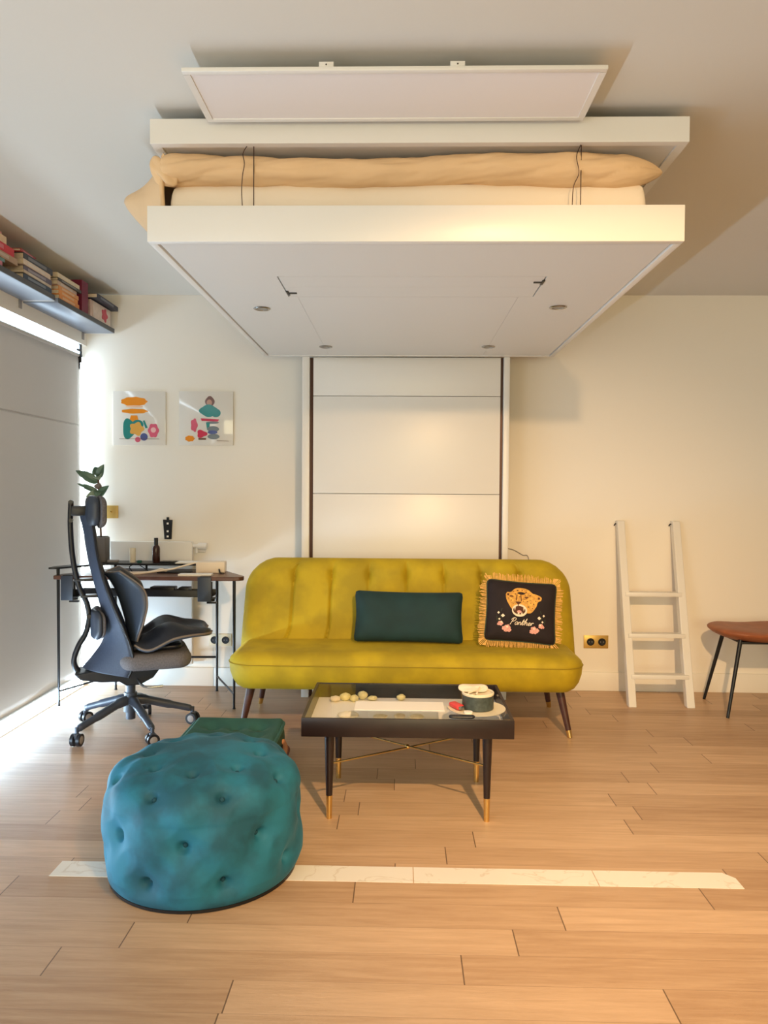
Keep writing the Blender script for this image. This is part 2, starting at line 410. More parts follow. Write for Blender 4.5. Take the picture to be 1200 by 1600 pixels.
k = MB(); k.box((-2.066, 4.748, 2.06), (-2.026, 4.757, 2.14), 0.004); k.box((-2.062, 4.70, 2.128), (-2.028, 4.757, 2.142), 0.004); k.cyl((-2.046, 4.742, 2.105), (-2.046, 4.764, 2.105), 0.019, seg=14); k.box((-2.054, 4.75, 2.02), (-2.038, 4.757, 2.07), 0.003)
k.box((-2.064, 4.74, 2.14), (-2.028, 4.76, 2.176), 0.002)
k.build('bracket', M['black'], rb)
MB().box((-2.052, 1.02, 0.068), (-2.040, 4.755, 0.082), 0.003).build('bottom_bar', M['blind'], rb)

# ------------------------------------------------------------------ wall shelves and books
def shelf(y0, y1, x1, z, label):
    t = thing('wall_shelf', label, 'shelf', (XL, (y0+y1)/2, z), 0, 'shelves above the window')
    MB().box((XL, y0, z), (x1, y1, z+0.028), 0.002).build('board', M['shelf'], t)
    MB().box((x1, y0, z+0.001), (x1+0.004, y1, z+0.028), 0.001).build('front_edge', M['shelfedge'], t)
    MB().box((XL, y1-0.002, z-0.002), (x1, y1+0.004, z+0.028), 0.001).build('end_strip', M['base'], t)
    for y in ((y0+0.25, y1-0.02) if y0 < 3 else (y1-.03,)):
        k = MB(); k.box((XL, y-0.014, z-0.045), (XL+0.006, y+0.014, z), 0.001)
        k.build('bracket', M['grey'], t)
shelf(2.30, 3.985, -1.845, 2.258, 'long grey wall shelf nearer the camera, carrying the red book')
shelf(4.000, 4.780, -1.832, 2.250, 'short grey wall shelf in the corner, carrying the crimson book')

bkmats = {}
def bookmat(col):
    if col not in bkmats: bkmats[col] = mat('book_cover_%d' % len(bkmats), col, 0.5, noise_amt=0.08, noise_scale=30)
    return bkmats[col]
def book(y0, y1, z, h, x0, x1, col, label, group, rot=0.0, pages=True, tilt=None):
    """lying flat: spine towards the room (+x)"""
    L_, W_ = y1-y0, x1-x0
    m = MB(); c = 0.0025 if h > 0.012 else 0.0015
    m.box((-W_/2, -L_/2, 0), (W_/2, L_/2, c)); m.box((-W_/2, -L_/2, h-c), (W_/2, L_/2, h)); m.box((W_/2-c, -L_/2, c), (W_/2, L_/2, h-c))
    o = m.build('book', bookmat(col), None, smooth=False)
    o.location = ((x0+x1)/2, (y0+y1)/2, z); o.rotation_euler = (0, tilt or 0, rot)
    tag(o, label, 'book', group)
    MB().box((-W_/2+0.003, -L_/2+0.003, c), (W_/2-c, L_/2-0.003, h-c)).build('page_block', M['pages'], o, smooth=False, world=False)
    # title band on the spine
    MB().box((W_/2-0.0003, -L_/2*0.7, h*0.25), (W_/2+0.0008, L_/2*0.55, h*0.75)).build('spine_title', bookmat(tuple(min(255, int(x*0.6+90)) for x in col)), o, smooth=False, world=False)
    return o
G = 'books on the shelves above the window'
zs = 2.2863
def stack(items, z):
    for (y0, y1, h, x0, x1, col, lab, rot) in items:
        book(y0, y1, z+0.0003, h, x0, x1, col, lab, G, rot); z += h+0.0006
stack([(3.16, 3.47, .022, -2.0, -1.845, (206, 128, 150), 'pink book at the bottom of the pile with the red book', .02),
       (3.20, 3.49, .016, -2.0, -1.850, (110, 150, 150), 'teal book second from the bottom under the red book', -.03),
       (3.24, 3.60, .030, -2.0, -1.843, (176, 146, 120), 'thick tan book directly under the red book', 0.),
       (3.12, 3.57, .038, -1.99, -1.838, (206, 44, 58), 'bright red book lying in the nearest pile', .03),
       (3.20, 3.50, .034, -2.0, -1.845, (224, 196, 160), 'thick cream book lying on the bright red book', -.02),
       (3.22, 3.48, .018, -1.99, -1.85, (222, 150, 140), 'pale pink book topmost of the nearest pile', .05)], zs)
stack([(3.66, 3.955, .026, -2.0, -1.845, (46, 62, 84), 'dark blue book at the bottom of the second pile', 0.),
       (3.65, 3.950, .014, -2.0, -1.842, (196, 180, 160), 'thin beige book lying on the dark blue book', .02),
       (3.67, 3.955, .026, -2.0, -1.846, (100, 92, 112), 'purple grey book in the middle of the second pile', -.02),
       (3.65, 3.940, .026, -2.0, -1.842, (220, 202, 184), 'off-white book under the charcoal book', .01),
       (3.66, 3.960, .030, -2.0, -1.842, (54, 58, 68), 'charcoal book second from the top of its pile', -.01),
       (3.64, 3.80, .014, -1.99, -1.85, (170, 50, 56), 'thin dark red book topmost beside the charcoal book', .03)], zs)
zs2 = 2.2783
stack([(4.02, 4.27, .024, -2.0, -1.834, (218, 138, 62), 'orange book at the bottom of the third pile', 0.),
       (4.015, 4.26, .024, -2.0, -1.836, (224, 144, 66), 'orange book second from the bottom of the third pile', .02),
       (4.02, 4.262, .022, -2.0, -1.835, (216, 148, 84), 'pale orange book third from the bottom of its pile', -.01),
       (4.00, 4.25, .022, -2.0, -1.838, (196, 168, 148), 'beige book fourth in the pile of orange books', .02),
       (4.01, 4.29, .016, -2.0, -1.832, (70, 66, 64), 'thin dark book in the pile of orange books', -.02),
       (4.00, 4.275, .024, -2.0, -1.834, (222, 204, 172), 'cream book topmost of the pile of orange books', .0)], zs2)
# standing crimson book
m = MB(); m.box((-2.0, 4.315, zs2), (-1.838, 4.318, zs2+0.182)); m.box((-2.0, 4.397, zs2), (-1.838, 4.400, zs2+0.182)); m.box((-1.841, 4.318, zs2), (-1.838, 4.397, zs2+0.182))
o = tag(m.build('book', bookmat((120, 24, 58)), smooth=False), 'crimson book standing upright on the corner shelf', 'book', G)
MB().box((-1.998, 4.318, zs2+0.003), (-1.841, 4.397, zs2+0.179)).build('page_block', M['pages'], o, smooth=False)
m = MB(); m.box((-2.0, 4.442, zs2+.0003), (-1.840, 4.740, zs2+.1045), .002)
for k in range(5): m.box((-1.995, 4.4405, zs2+.012+.018*k), (-1.842, 4.4425, zs2+.022+.018*k))
m.mi = 1
m.prism([(4.64+.042*math.cos(a)*(1+.18*math.cos(5*a)), zs2+.052+.036*math.sin(a)*(1+.18*math.cos(5*a))) for a in [2*PI*k/40 for k in range(40)]], -1.8365, -1.8345, 'x')
m.mi = 2
m.box((-1.8402, 4.47, zs2+.004), (-1.8366, 4.735, zs2+.102))
tag(m.build('gift_box', [bookmat((206, 180, 172)), bookmat((206, 74, 96)), bookmat((222, 206, 196))], smooth=False), 'pale box with a pink flower in the shelf corner', 'box')
book(4.43, 4.775, zs2+.109, .026, -1.98, -1.80, (38, 44, 66), 'navy book lying on the pale box in the corner', G, 0.02)

# ------------------------------------------------------------------ ceiling: LED panel, fixed frame, lift bed
t = thing('ceiling_panel_light', 'flat white rectangular panel light hung below the ceiling', 'light', (-0.03, 2.29, 2.5))
x0, x1, y0, y1, z0, z1 = -0.628, 0.565, 2.143, 2.438, 2.439, 2.451
fr = MB(); e = 0.02
fr.box((x0, y0, z0), (x1, y0+e, z1), .002); fr.box((x0, y1-e, z0), (x1, y1, z1), .002); fr.box((x0, y0+e, z0), (x0+e, y1-e, z1)); fr.box((x1-e, y0+e, z0), (x1, y1-e, z1))
fr.box((x0+e, y0+e, z1-.003), (x1-e, y1-e, z1-.0005))
fr.build('frame', M['lacquer'], t)
MB().box((x0+e-.001, y0+e-.001, z0+.003), (x1-e+.001, y1-e+.001, z1-.003)).build('diffuser', M['diffuser'], t, smooth=False)
for x in (-0.22, 0.148):
    c = MB(); c.box((x-.021, y0+.004, z1-.001), (x+.021, y0+.010, z1+.014), .003); c.box((x-.021, y0+.004, z1+.012), (x+.021, y0+.03, z1+.015), .001)
    c.mi = 1; c.cyl((x, y0+.0025, z1+.007), (x, y0+.006, z1+.007), .0022, seg=8); c.mi = 0
    c.build('mounting_clip', [M['lacquer'], M['dark']], t)
    MB().cyl((x, y0+.10, z1-.001), (x, y0+.10, 2.5), .006, seg=8).build('ceiling_spacer', M['chrome'], t)

t = thing('ceiling_frame', 'shallow white frame fixed to the ceiling above the bed', 'bed frame', (0.04, 3.5, 2.5))
x0, x1, y0, y1, z0, z1 = -0.824, 0.910, 2.462, 4.56, 2.384, 2.464
fr = MB(); e = 0.05
fr.box((x0, y0, z0), (x1, y0+.03, z1), .0015); fr.box((x0, y1-.03, z0), (x1, y1, z1), .0015); fr.box((x0, y0+.03, z0), (x0+.03, y1-.03, z1)); fr.box((x1-.03, y0+.03, z0), (x1, y1-.03, z1))
fr.build('rail_frame', M['lacquer'], t, smooth=False)
MB().box((x0+.03, y0+.03, z0+.006), (x1-.03, y1-.03, z0+.02)).build('underside_panel', M['lacquer2'], t, smooth=False)
mm = MB()
for x in (-.6, .05, .7):
    for y in (2.62, 3.5, 4.4): mm.box((x-.04, y-.04, z0+.02), (x+.04, y+.04, 2.5))
mm.build('ceiling_mount', M['dark'], t, smooth=False)

t = thing('lift_bed', 'white bed platform raised up close under the ceiling', 'bed', (0.033, 3.5, 2.07))
x0, x1, y0, y1, z0, z1 = -0.833, 0.899, 2.460, 4.560, 2.069, 2.185
MB().box((x0, y0, z0+.0), (x1, y0+.03, z1), .002).build('front_rail', M['lacquer'], t)
MB().box((x0, y0+.03, z0), (x0+.025, y1, z1), .0015).build('side_rail', M['lacquer'], t)
MB().box((x1-.025, y0+.03, z0), (x1, y1, z1), .0015).build('side_rail', M['lacquer'], t)
MB().box((x0+.025, y1-.025, z0), (x1-.025, y1, z1), .0015).build('rear_rail', M['lacquer'], t)
m = MB()
zp = z0+.004
# underside: outer panel in strips so that the joints show
gx = (-.441, -.436, .474, .479)
g = .003
m.box((x0+.032, y0+.034, zp), (x1-.032, 2.872, zp+.015))
m.box((x0+.032, 2.872, zp), (-.479, 3.176, zp+.015)); m.box((.541, 2.872, zp), (x1-.032, 3.176, zp+.015))
m.box((x0+.032, 3.176, zp), (-.4415, y1-.03, zp+.015)); m.box((-.4403, 3.1765, zp), (.4773, y1-.03, zp+.015)); m.box((.4785, 3.176, zp), (x1-.032, y1-.03, zp+.015))
m.build('underside_panel', M['lacquer2'], t, smooth=False)
MB().box((x0+.0255, y0+.03, zp+.015), (x1-.0255, y1-.0255, zp+.03)).build('base_board', M['lacquer2'], t, smooth=False)
m = MB(); m.box((-.4735, 2.875, zp), (.5355, 3.018, zp+.013)); m.box((-.4735, 3.0195, zp), (.5355, 3.173, zp+.013))
fl = m.build('folding_leg_panel', M['lacquer2'], t, smooth=False)
for x, y, s in ((-.470, 3.11, 1), (.538, 2.95, -1)):
    h = MB(); h.box((x-.006, y-.03, zp-.004), (x+.004, y+.03, zp+.002), .001); h.box((x, y-.006, zp-.004), (x+s*.035, y+.006, zp+.001), .001)
    h.build('hinge', M['black'], fl)
for x in (-.4765, .5385):
    MB().box((x-.003, 2.872, zp+.010), (x+.003, 3.176, zp+.0148)).build('slot', M['dark'], t, smooth=False)
for x, y in ((-.628, 3.374), (.678, 3.345), (-.433, 4.267), (.478, 4.256)):
    l = MB().lathe([(.036, 0), (.038, -.003), (.034, -.006), (.027, -.005), (.026, -.002)], (x, y, zp+.0005), 28).build('recessed_spot', M['chrome'], t)
    MB().lathe([(.0001, -.004), (.026, -.003), (.0265, 0)], (x, y, zp), 24).build('lens', M['spotgrey'], l)
# steel cables lifting the platform, with slack cords beside them
for x in (-.490, .572):
    MB().tube([(x, 2.485, 2.18), (x, 2.485, 2.39)], .0016, 6).build('lifting_cable', M['brownrail'], t)
MB().tube(spline([(-.527, 2.484, 2.185), (-.529, 2.482, 2.24), (-.525, 2.475, 2.285), (-.517, 2.466, 2.32), (-.524, 2.48, 2.36), (-.51, 2.484, 2.388)]), .0014, 6).build('slack_cord', M['brownrail'], t)
MB().tube(spline([(.545, 2.484, 2.185), (.548, 2.482, 2.25), (.562, 2.47, 2.29), (.553, 2.466, 2.34), (.571, 2.484, 2.388)]), .0014, 6).build('slack_cord', M['brownrail'], t)

# mattress in its fitted sheet
def wr(a, b): return 0.004*noise.noise(Vector((a*5, b*9, 1.3)))+0.003*noise.noise(Vector((a*14+b*6, b*3, 4)))
m = MB()
m.slab(.792, .985, .02, .085, .085, .022, lambda a, b, c: (.008+a, 3.515+b-.004*math.sin(a*11), 2.2005+c), 60, 40, front=wr)
tag(m.build('mattress', M['sheet']), 'mattress in a cream sheet lying on the raised bed platform', 'mattress')

# duvet: twisted front roll + flat body on the mattress + side overhang
dv = MB()
prof = spline([(-.815, .022, 2.325), (-.79, .050, 2.326), (-.70, .052, 2.327), (-.4, .050, 2.324), (0, .048, 2.322), (.3, .053, 2.327), (.6, .058, 2.328), (.72, .056, 2.325), (.79, .04, 2.322), (.835, .018, 2.322), (.852, .004, 2.324)], 10)
def roll(u, v):
    i = u*(len(prof)-1); k0 = int(min(i, len(prof)-2)); f_ = i-k0
    x, r, zc = [prof[k0][d]*(1-f_)+prof[k0+1][d]*f_ for d in range(3)]
    a = 2*PI*v
    ph = 1.5*a+x*9.5+1.3*noise.noise(Vector((x*3.2, math.cos(a), math.sin(a))))
    amp = .10+.10*noise.noise(Vector((x*2.6, 3.1, .7)))
    fold = amp*(abs(math.sin(ph))**.55-.75)+.10*noise.noise(Vector((x*8, math.cos(a)*1.6, math.sin(a)*1.6)))+.05*noise.noise(Vector((x*26+a*3, math.cos(a)*4, math.sin(a)*4)))
    rr = r*(1+fold)
    return (x, 2.545+rr*1.15*math.cos(a)+.0, zc+0.004*math.sin(x*6)+rr*0.92*math.sin(a))
dv.grid(roll, 320, 64, wrap_v=True)
duv = dv.build('duvet', M['duvet'], angle=80)
tag(duv, 'beige duvet rolled along the front of the raised mattress', 'duvet')
bd = MB(); bd.slab(.80, .93, .1, .035, .028, .05, lambda a, b, c: (.02+a, 3.55+b, 2.322+c), 50, 50, front=lambda a, b: .006*noise.noise(Vector((a*5, b*5, 0)))-.004)
bd.build('duvet_body', M['duvet'], duv, angle=80)
def drape(u, v):
    # u along the bed; v round the puffy overhang: over the edge, out to the fold, back under and tucked behind the rail
    y = 2.50+1.75*u
    g_ = max(0.03, min(1, (y-2.50)/.25))
    tx_, tz_ = -.79-.210*g_+.005*math.sin(y*9), 2.250+.050*g_
    if v < .6:
        q = v/.6
        x = -.79+(tx_+.79)*math.sin(q*PI/2)**.9; z = 2.366-(2.366-tz_)*q**1.8
    else:
        q = (v-.6)/.4; xk = -.79-.055*g_
        x = tx_+(xk-tx_)*q**1.15; z = tz_+(2.125-tz_)*q**.9
    w = math.sin(PI*v)*g_
    return (x+.007*math.sin(y*19+v*5)*w, y+.02*v*(1-g_), z+.005*math.sin(y*15+v*6)*w)
dr = MB().grid(drape, 70, 30).build('side_overhang', M['duvet'], duv, angle=80)
s_ = dr.modifiers.new('thick', 'SOLIDIFY'); s_.thickness = .012; s_.offset = 0
kn = MB()
def knot(u, v):
    a = 2*PI*v; y = u*2-1
    r = .030*math.sqrt(max(0, 1-y*y))*(1+.25*math.sin(a*3+y*3)+.15*math.sin(a*5))
    return (-.795+.045*y+.8*r*math.cos(a)*.6, 2.515+r*.6*math.sin(a), 2.315-.04*y+r*math.cos(a))
kn.grid(knot, 18, 24, wrap_v=True); kn.build('knotted_corner', M['duvet'], duv, angle=80)

# column carrying the bed
t = thing('bed_column', 'white panelled column carrying the lift bed behind the sofa', 'column', (0.02, 4.69, 0))
yf = 4.575
for x0, x1 in ((-.605, -.560), (.608, .644)):
    MB().box((x0, yf-.012, 0), (x1, YB, 2.07), .003).build('side_post', M['lacquer'], t)
for x0, x1 in ((-.560, -.538), (.590, .608)):
    MB().box((x0, yf+.025, 0), (x1, yf+.05, 2.07)).build('slide_rail', M['brownrail'], t, smooth=False)
for z0, z1 in ((0, .64), (.643, 1.2435), (1.2465, 1.8335), (1.8365, 2.067)):
    MB().box((-.538, yf, z0), (.590, yf+.02, z1), .0015).build('front_panel', M['lacquer'], t)
MB().box((-.605, yf+.05, 0), (.644, YB, 2.06)).build('carcass', M['lacquer2'], t, smooth=False)

# ------------------------------------------------------------------ wall fittings
def framed(x0, x1, z0, z1, label, shapes):
    t = thing('picture', label, 'picture', ((x0+x1)/2, YB, (z0+z1)/2), 0, 'pictures on the back wall')
    cv = MB().box((x0, YB-.016, z0), (x1, YB, z1), .001).build('panel', M['canvas'], t)
    m = MB(); mats = []
    y = YB-.0168
    for col, poly in shapes:
        mt = artmat(col)
        if mt not in mats: mats.append(mt)
        m.mi = mats.index(mt)
        m.prism([(x0+(x1-x0)*a, z1-(z1-z0)*b) for a, b in poly], y, YB-.0155, 'y'); y -= .00025
    m.build('printed_motif', mats, t, smooth=False)
M['canvas'] = mat('glossy_white_print', (226, 222, 216), 0.12, coat=0.5)
am = {}
def artmat(col):
    if col not in am: am[col] = mat('print_ink_%d' % len(am), col, 0.15)
    return am[col]
def ell(cx, cy, rx, ry, n=28, lob=0, amp=0.0, ph=0): return [(cx+rx*(1+amp*math.cos(lob*a+ph))*math.cos(a), cy+ry*(1+amp*math.cos(lob*a+ph))*math.sin(a)) for a in [2*PI*k/n for k in range(n)]]
OR, TE, PK, BL, YE, GR, BR, RD = (236, 146, 40), (44, 138, 136), (216, 96, 124), (84, 96, 150), (224, 170, 84), (120, 130, 136), (110, 72, 60), (206, 50, 84)
framed(-1.845, -1.508, 1.546, 1.887, 'square white print of orange and teal shapes, left of the pair', [
    (OR, ell(.40, .19, .25, .085, 40, 9, .05)), (OR, ell(.41, .37, .25, .045, 40, 7, .06)), ((240, 200, 170), ell(.41, .28, .17, .02)),
    (OR, [(.34, .45), (.46, .45), (.50, .58), (.30, .58)]), (TE, ell(.30, .70, .12, .19, 30, 3, .1)), (TE, ell(.47, .62, .11, .09)),
    (YE, ell(.45, .70, .13, .12, 30, 5, .15)), (BL, ell(.59, .85, .07, .07)), (PK, ell(.77, .73, .10, .13, 30, 6, .08)), ((240, 190, 190), ell(.77, .72, .05, .05)),
    (PK, ell(.47, .90, .05, .05)), (TE, [(.57, .55), (.60, .54), (.66, .68), (.62, .69)]), (BR, [(.12, .885), (.88, .885), (.88, .89), (.12, .89)])])
framed(-1.421, -1.075, 1.547, 1.888, 'square white print of teal and grey shapes, right of the pair', [
    (BR, ell(.57, .19, .085, .10, 28, 4, .06)), ((186, 140, 116), ell(.56, .21, .05, .06)), (TE, ell(.55, .36, .17, .11, 30, 4, .08)), (TE, ell(.68, .40, .09, .08)),
    (RD, [(.40, .50), (.74, .52), (.72, .56), (.42, .55)]), (GR, ell(.62, .58, .12, .022)), (TE, [(.50, .58), (.57, .58), (.56, .72), (.52, .72)]),
    (GR, ell(.63, .70, .11, .055)), (BL, ell(.62, .76, .09, .035)), (GR, ell(.64, .84, .11, .05)), (RD, ell(.42, .79, .09, .07, 28, 3, .2)),
    (PK, ell(.28, .63, .06, .12, 28, 5, .12)), (OR, ell(.20, .88, .085, .055, 28, 7, .08)), (BR, [(.36, .87), (.50, .87), (.50, .90), (.36, .90)]), (BR, [(.70, .915), (.92, .92), (.92, .925), (.70, .92)])])

def socket(x0, x1, z0, z1, label, name, pm, holes, knob=None):
    t = thing(name, label, 'socket' if holes else 'switch', ((x0+x1)/2, YB, (z0+z1)/2))
    MB().box((x0, YB-.009, z0), (x1, YB, z1), .002).build('cover_plate', pm, t)
    for hx in holes:
        m = MB().lathe([(.023, 0), (.024, .004), (.021, .006), (.019, .002), (.0001, .001)], (0, 0, 0), 24)
        m.v = [(hx+a, YB-.009-c, (z0+z1)/2+b) for a, b, c in m.v]
        s = m.build('socket_outlet', M['black'], t)
        q = MB()
        for dx in (-.009, .009): q.cyl((hx+dx, YB-.0105, (z0+z1)/2), (hx+dx, YB-.0125, (z0+z1)/2), .0028, seg=8)
        q.build('pin_hole', M['grey'], s)
    if not holes:
        MB().cyl(((x0+x1)/2, YB-.009, (z0+z1)/2), ((x0+x1)/2, YB-.024, (z0+z1)/2+.004), .005, .004, 10).build('toggle', M['brass'], t)
    return t
socket(1.165, 1.320, .272, .354, 'brass double wall socket between the sofa and the ladder', 'wall_socket', M['plate'], (1.207, 1.279))
socket(-1.232, -1.087, .260, .336, 'cream double wall socket behind the desk legs', 'wall_socket', M['creamplate'], (-1.196, -1.124))
socket(-1.900, -1.819, 1.076, 1.157, 'small square brass light switch beside the chair headrest', 'light_switch', M['plate'], ())

# radiator with thermostat valve
t = thing('radiator', 'flat white panel radiator on the wall behind the desk', 'radiator', (-1.59, YB, .54))
MB().box((-1.848, 4.745, .15), (-1.325, 4.785, .932), .006).build('panel', M['lacquer'], t)
k = MB()
for x in (-1.7, -1.45): k.box((x-.02, 4.785, .3), (x+.02, YB, .8))
k.build('wall_bracket', M['lacquer2'], t)
v = MB(); v.cyl((-1.325, 4.765, .905), (-1.285, 4.765, .905), .012, seg=14); v.cyl((-1.288, 4.765, .905), (-1.235, 4.765, .905), .021, .019, 18); v.cyl((-1.300, 4.765, .905), (-1.300, 4.765, .86), .008, seg=10); v.cyl((-1.300, 4.79, .87), (-1.25, 4.79, .87), .006, seg=10)
v.build('thermostat_valve', M['lacquer'], t)

# black perforated bracket on the wall
m = MB(); m.prism([(-1.527, 1.07), (-1.468, 1.068), (-1.474, .945), (-1.518, .945)], YB-.012, YB, 'y'); m.box((-1.505, YB-.010, 1.065), (-1.490, YB, 1.085), .001)
m.mi = 1
for z in (1.045, .995, .962): m.box((-1.503, YB-.0135, z-.006), (-1.490, YB-.011, z+.006), .002)
m.mi = 0
tag(m.build('wall_bracket', [M['black'], M['paper']], smooth=False), 'small black bracket with pale holes on the wall above radiator', 'bracket')

# thin cord on the wall behind the sofa
tag(MB().tube(spline([(.655, YB-.004, .905), (.71, YB-.004, .895), (.77, YB-.004, .862), (.81, YB-.004, .835), (.815, YB-.004, .60)]), .003, 6).build('wall_cable', M['grey']), 'thin grey cable on the wall above the sofa corner', 'cable')

# ------------------------------------------------------------------ desk
t = thing('desk', 'trapezoid dark wood desk on thin black metal legs in the corner', 'desk', (-1.47, 4.5, 0))
top = [(-1.995, 4.275), (-.965, 4.275), (-.925, 4.285), (-.905, 4.315), (-.91, 4.35), (-1.125, 4.70), (-1.145, 4.715), (-1.81, 4.715), (-1.83, 4.70), (-2.005, 4.33)]
MB().prism(top, .742, .765).build('desktop', M['deskwood'], t, bevel=.004)
for (x, y, z, r) in ((-1.985, 4.318, .812, .0095), (-.957, 4.300, .742, .0095), (-1.150, 4.684, .742, .0095), (-1.791, 4.684, .812, .0095)):
    m = MB(); m.cyl((x, y, .004), (x, y, z), .007, r, 14); m.cyl((x, y, 0), (x, y, .006), .009, seg=12); m.build('leg', M['black'], t)
MB().tube([(-1.985, 4.318, .085), (-1.791, 4.684, .095)], .006, 10).build('stretcher', M['black'], t)
MB().tube([(-.957, 4.300, .085), (-1.150, 4.684, .095)], .006, 10).build('stretcher', M['black'], t)
MB().tube([(-1.791, 4.684, .205), (-1.150, 4.684, .215)], .007, 10).build('stretcher', M['black'], t)
MB().prism([(-2.018, 4.265), (-1.975, 4.272), (-1.935, 4.315), (-1.795, 4.535), (-1.28, 4.535), (-1.15, 4.545), (-1.125, 4.72), (-1.825, 4.72), (-2.018, 4.33)], .802, .813).build('raised_shelf', M['black'], t, bevel=.002)
for x in (-1.60,): MB().cyl((x, 4.70, .765), (x, 4.70, .803), .007, seg=10).build('shelf_support', M['black'], t)
MB().cyl((-1.135, 4.66, .765), (-1.135, 4.66, .803), .007, seg=10).build('shelf_support', M['black'], t)

# clamp-on cable tray under the desk
t = thing('cable_tray', 'black cable tray clamped under the desk edge', 'cable tray', (-1.5, 4.3, .66))
m = MB(); m.box((-1.90, 4.30, .645), (-1.085, 4.305, .685), .002); m.box((-1.90, 4.30, .645), (-1.085, 4.40, .65), .002); m.box((-1.90, 4.395, .645), (-1.085, 4.40, .68), .002)
m.build('tray', M['black'], t)
for x0, x1 in ((-1.945, -1.875), (-1.158, -1.080)):
    MB().box((x0, 4.258, .625), (x1, 4.268, .765), .003).build('clamp_plate', M['slate'], t)
    c = MB(); c.box((x0+.01, 4.262, .765), (x1-.01, 4.31, .769), .001); c.box((x0+.015, 4.262, .64), (x1+.02, 4.30, .648), .001); c.cyl((x1-.008, 4.30, .64), (x1-.008, 4.30, .735), .006, seg=10); c.cyl((x1-.008, 4.30, .625), (x1-.008, 4.30, .64), .02, seg=14); c.box((x1-.03, 4.275, .612), (x1+.025, 4.295, .622), .002)
    c.build('clamp_screw', M['black'], t)
c = MB(); c.box((-1.45, 4.315, .650), (-1.31, 4.385, .70), .004); c.build('power_strip', M['black'], t)
c = MB(); c.box((-1.285, 4.315, .650), (-1.225, 4.385, .698), .004); c.build('power_adapter', M['black'], t)

# things on the desk
ZS = .8133; ZD = .7653
t = thing('plant', 'rubber plant in a square grey pot on the raised desk shelf', 'plant', (-1.853, 4.615, ZS))
p = MB()
def frust(x, y, s0, s1, z0, z1):
    p.add([(x-s0, y-s0, z0), (x+s0, y-s0, z0), (x+s0, y+s0, z0), (x-s0, y+s0, z0), (x-s1, y-s1, z1), (x+s1, y-s1, z1), (x+s1, y+s1, z1), (x-s1, y+s1, z1)], [(3, 2, 1, 0), (0, 1, 5, 4), (1, 2, 6, 5), (2, 3, 7, 6), (3, 0, 4, 7)])
    return p
p.box((-1.892, 4.575, ZS), (-1.812, 4.655, ZS+.155), .006)
p.build('pot', M['pot'], t)
MB().box((-1.885, 4.582, ZS+.15), (-1.819, 4.648, ZS+.158), .003).build('soil', M['soil'], t)
MB().tube(spline([(-1.853, 4.615, ZS+.14), (-1.858, 4.612, 1.10), (-1.862, 4.61, 1.24), (-1.868, 4.61, 1.33), (-1.872, 4.605, 1.39)]), [.006]*25+[.004]*8, 8).build('stem', M['stem'], t)
def leafobj(base, tip, width, bend, mt):
    b_, t_ = Vector(base), Vector(tip); d = t_-b_; L_ = d.length; dn = d.normalized()
    side = dn.cross(Vector((0.15, -1, .35))).normalized(); up = side.cross(dn).normalized()
    def fn(u, v):
        w_ = width*(math.sin(PI*min(1, u**.8*1.0)))**.75*(1-.25*u) if 0 < u < 1 else 0
        s = (v-.5)*2
        return tuple(b_+d*u+side*w_*s+up*(bend*math.sin(PI*u)+abs(s)*w_*.35))
    l = MB().grid(fn, 14, 6).build('leaf', mt, t); q = l.modifiers.new('t', 'SOLIDIFY'); q.thickness = .0015
LB = [((-1.868, 4.61, 1.30), (-1.995, 4.58, 1.375), .032, .012, 'leaf'), ((-1.868, 4.61, 1.33), (-1.828, 4.60, 1.415), .030, .008, 'leaf'),
      ((-1.868, 4.61, 1.35), (-1.885, 4.60, 1.40), .032, -.01, 'leaf'), ((-1.866, 4.61, 1.34), (-1.838, 4.56, 1.318), .034, .012, 'leafpale'),
      ((-1.862, 4.61, 1.22), (-1.788, 4.58, 1.285), .028, .006, 'leaf'), ((-1.862, 4.61, 1.24), (-1.99, 4.59, 1.296), .018, .012, 'leaf'),
      ((-1.864, 4.605, 1.22), (-1.92, 4.55, 1.215), .036, .01, 'leafpale'), ((-1.86, 4.61, 1.25), (-1.862, 4.57, 1.215), .03, .01, 'leaf'), ((-1.868, 4.61, 1.26), (-1.852, 4.60, 1.30), .03, .0, 'stemleaf')]
M['stemleaf'] = mat('brownish_leaf', (120, 104, 92), 0.45)
for bse, tp, wd_, bn, mt in LB: leafobj(bse, tp, wd_, bn, M[mt])

o = thing('bottle', 'dark brown bottle with black cap on the raised desk shelf', 'bottle', (-1.506, 4.60, ZS))
MB().lathe([(.0001, 0), (.021, 0), (.023, .003), (.0235, .085), (.021, .098), (.012, .108), (.011, .112)], (-1.506, 4.60, ZS), 24).build('body', M['amber'], o)
MB().lathe([(.0125, .108), (.0125, .150), (.011, .152), (.0001, .152)], (-1.506, 4.60, ZS), 20).build('cap', M['black'], o)
tag(MB().lathe([(.0001, 0), (.017, 0), (.0195, .088), (.0185, .088), (.016, .003), (.0001, .003)], (-1.652, 4.60, ZS), 24).build('cup', M['creamplate']), 'slim cream cup left of the brown bottle', 'cup')
tag(MB().box((-1.475, 4.57, ZS), (-1.385, 4.64, ZS+.010), .003).build('notebook', M['black']), 'small black notebook right of the brown bottle', 'notebook')
tag(MB().box((-1.375, 4.55, ZS), (-1.205, 4.66, ZS+.006), .001, rot=Matrix.Rotation(.05, 3, 'Z')).build('paper_pad', M['paper'], smooth=False), 'white paper pad on the right of the raised desk shelf', 'paper')
tag(MB().box((-1.80, 4.57, ZS), (-1.735, 4.605, ZS+.016), .005).build('small_box', M['grey']), 'small grey box beside the plant pot', 'box')
tag(MB().box((-1.610, 4.555, ZS), (-1.585, 4.58, ZS+.016), .004).build('small_box', M['pine']), 'tiny dark green box between cup and bottle', 'box')
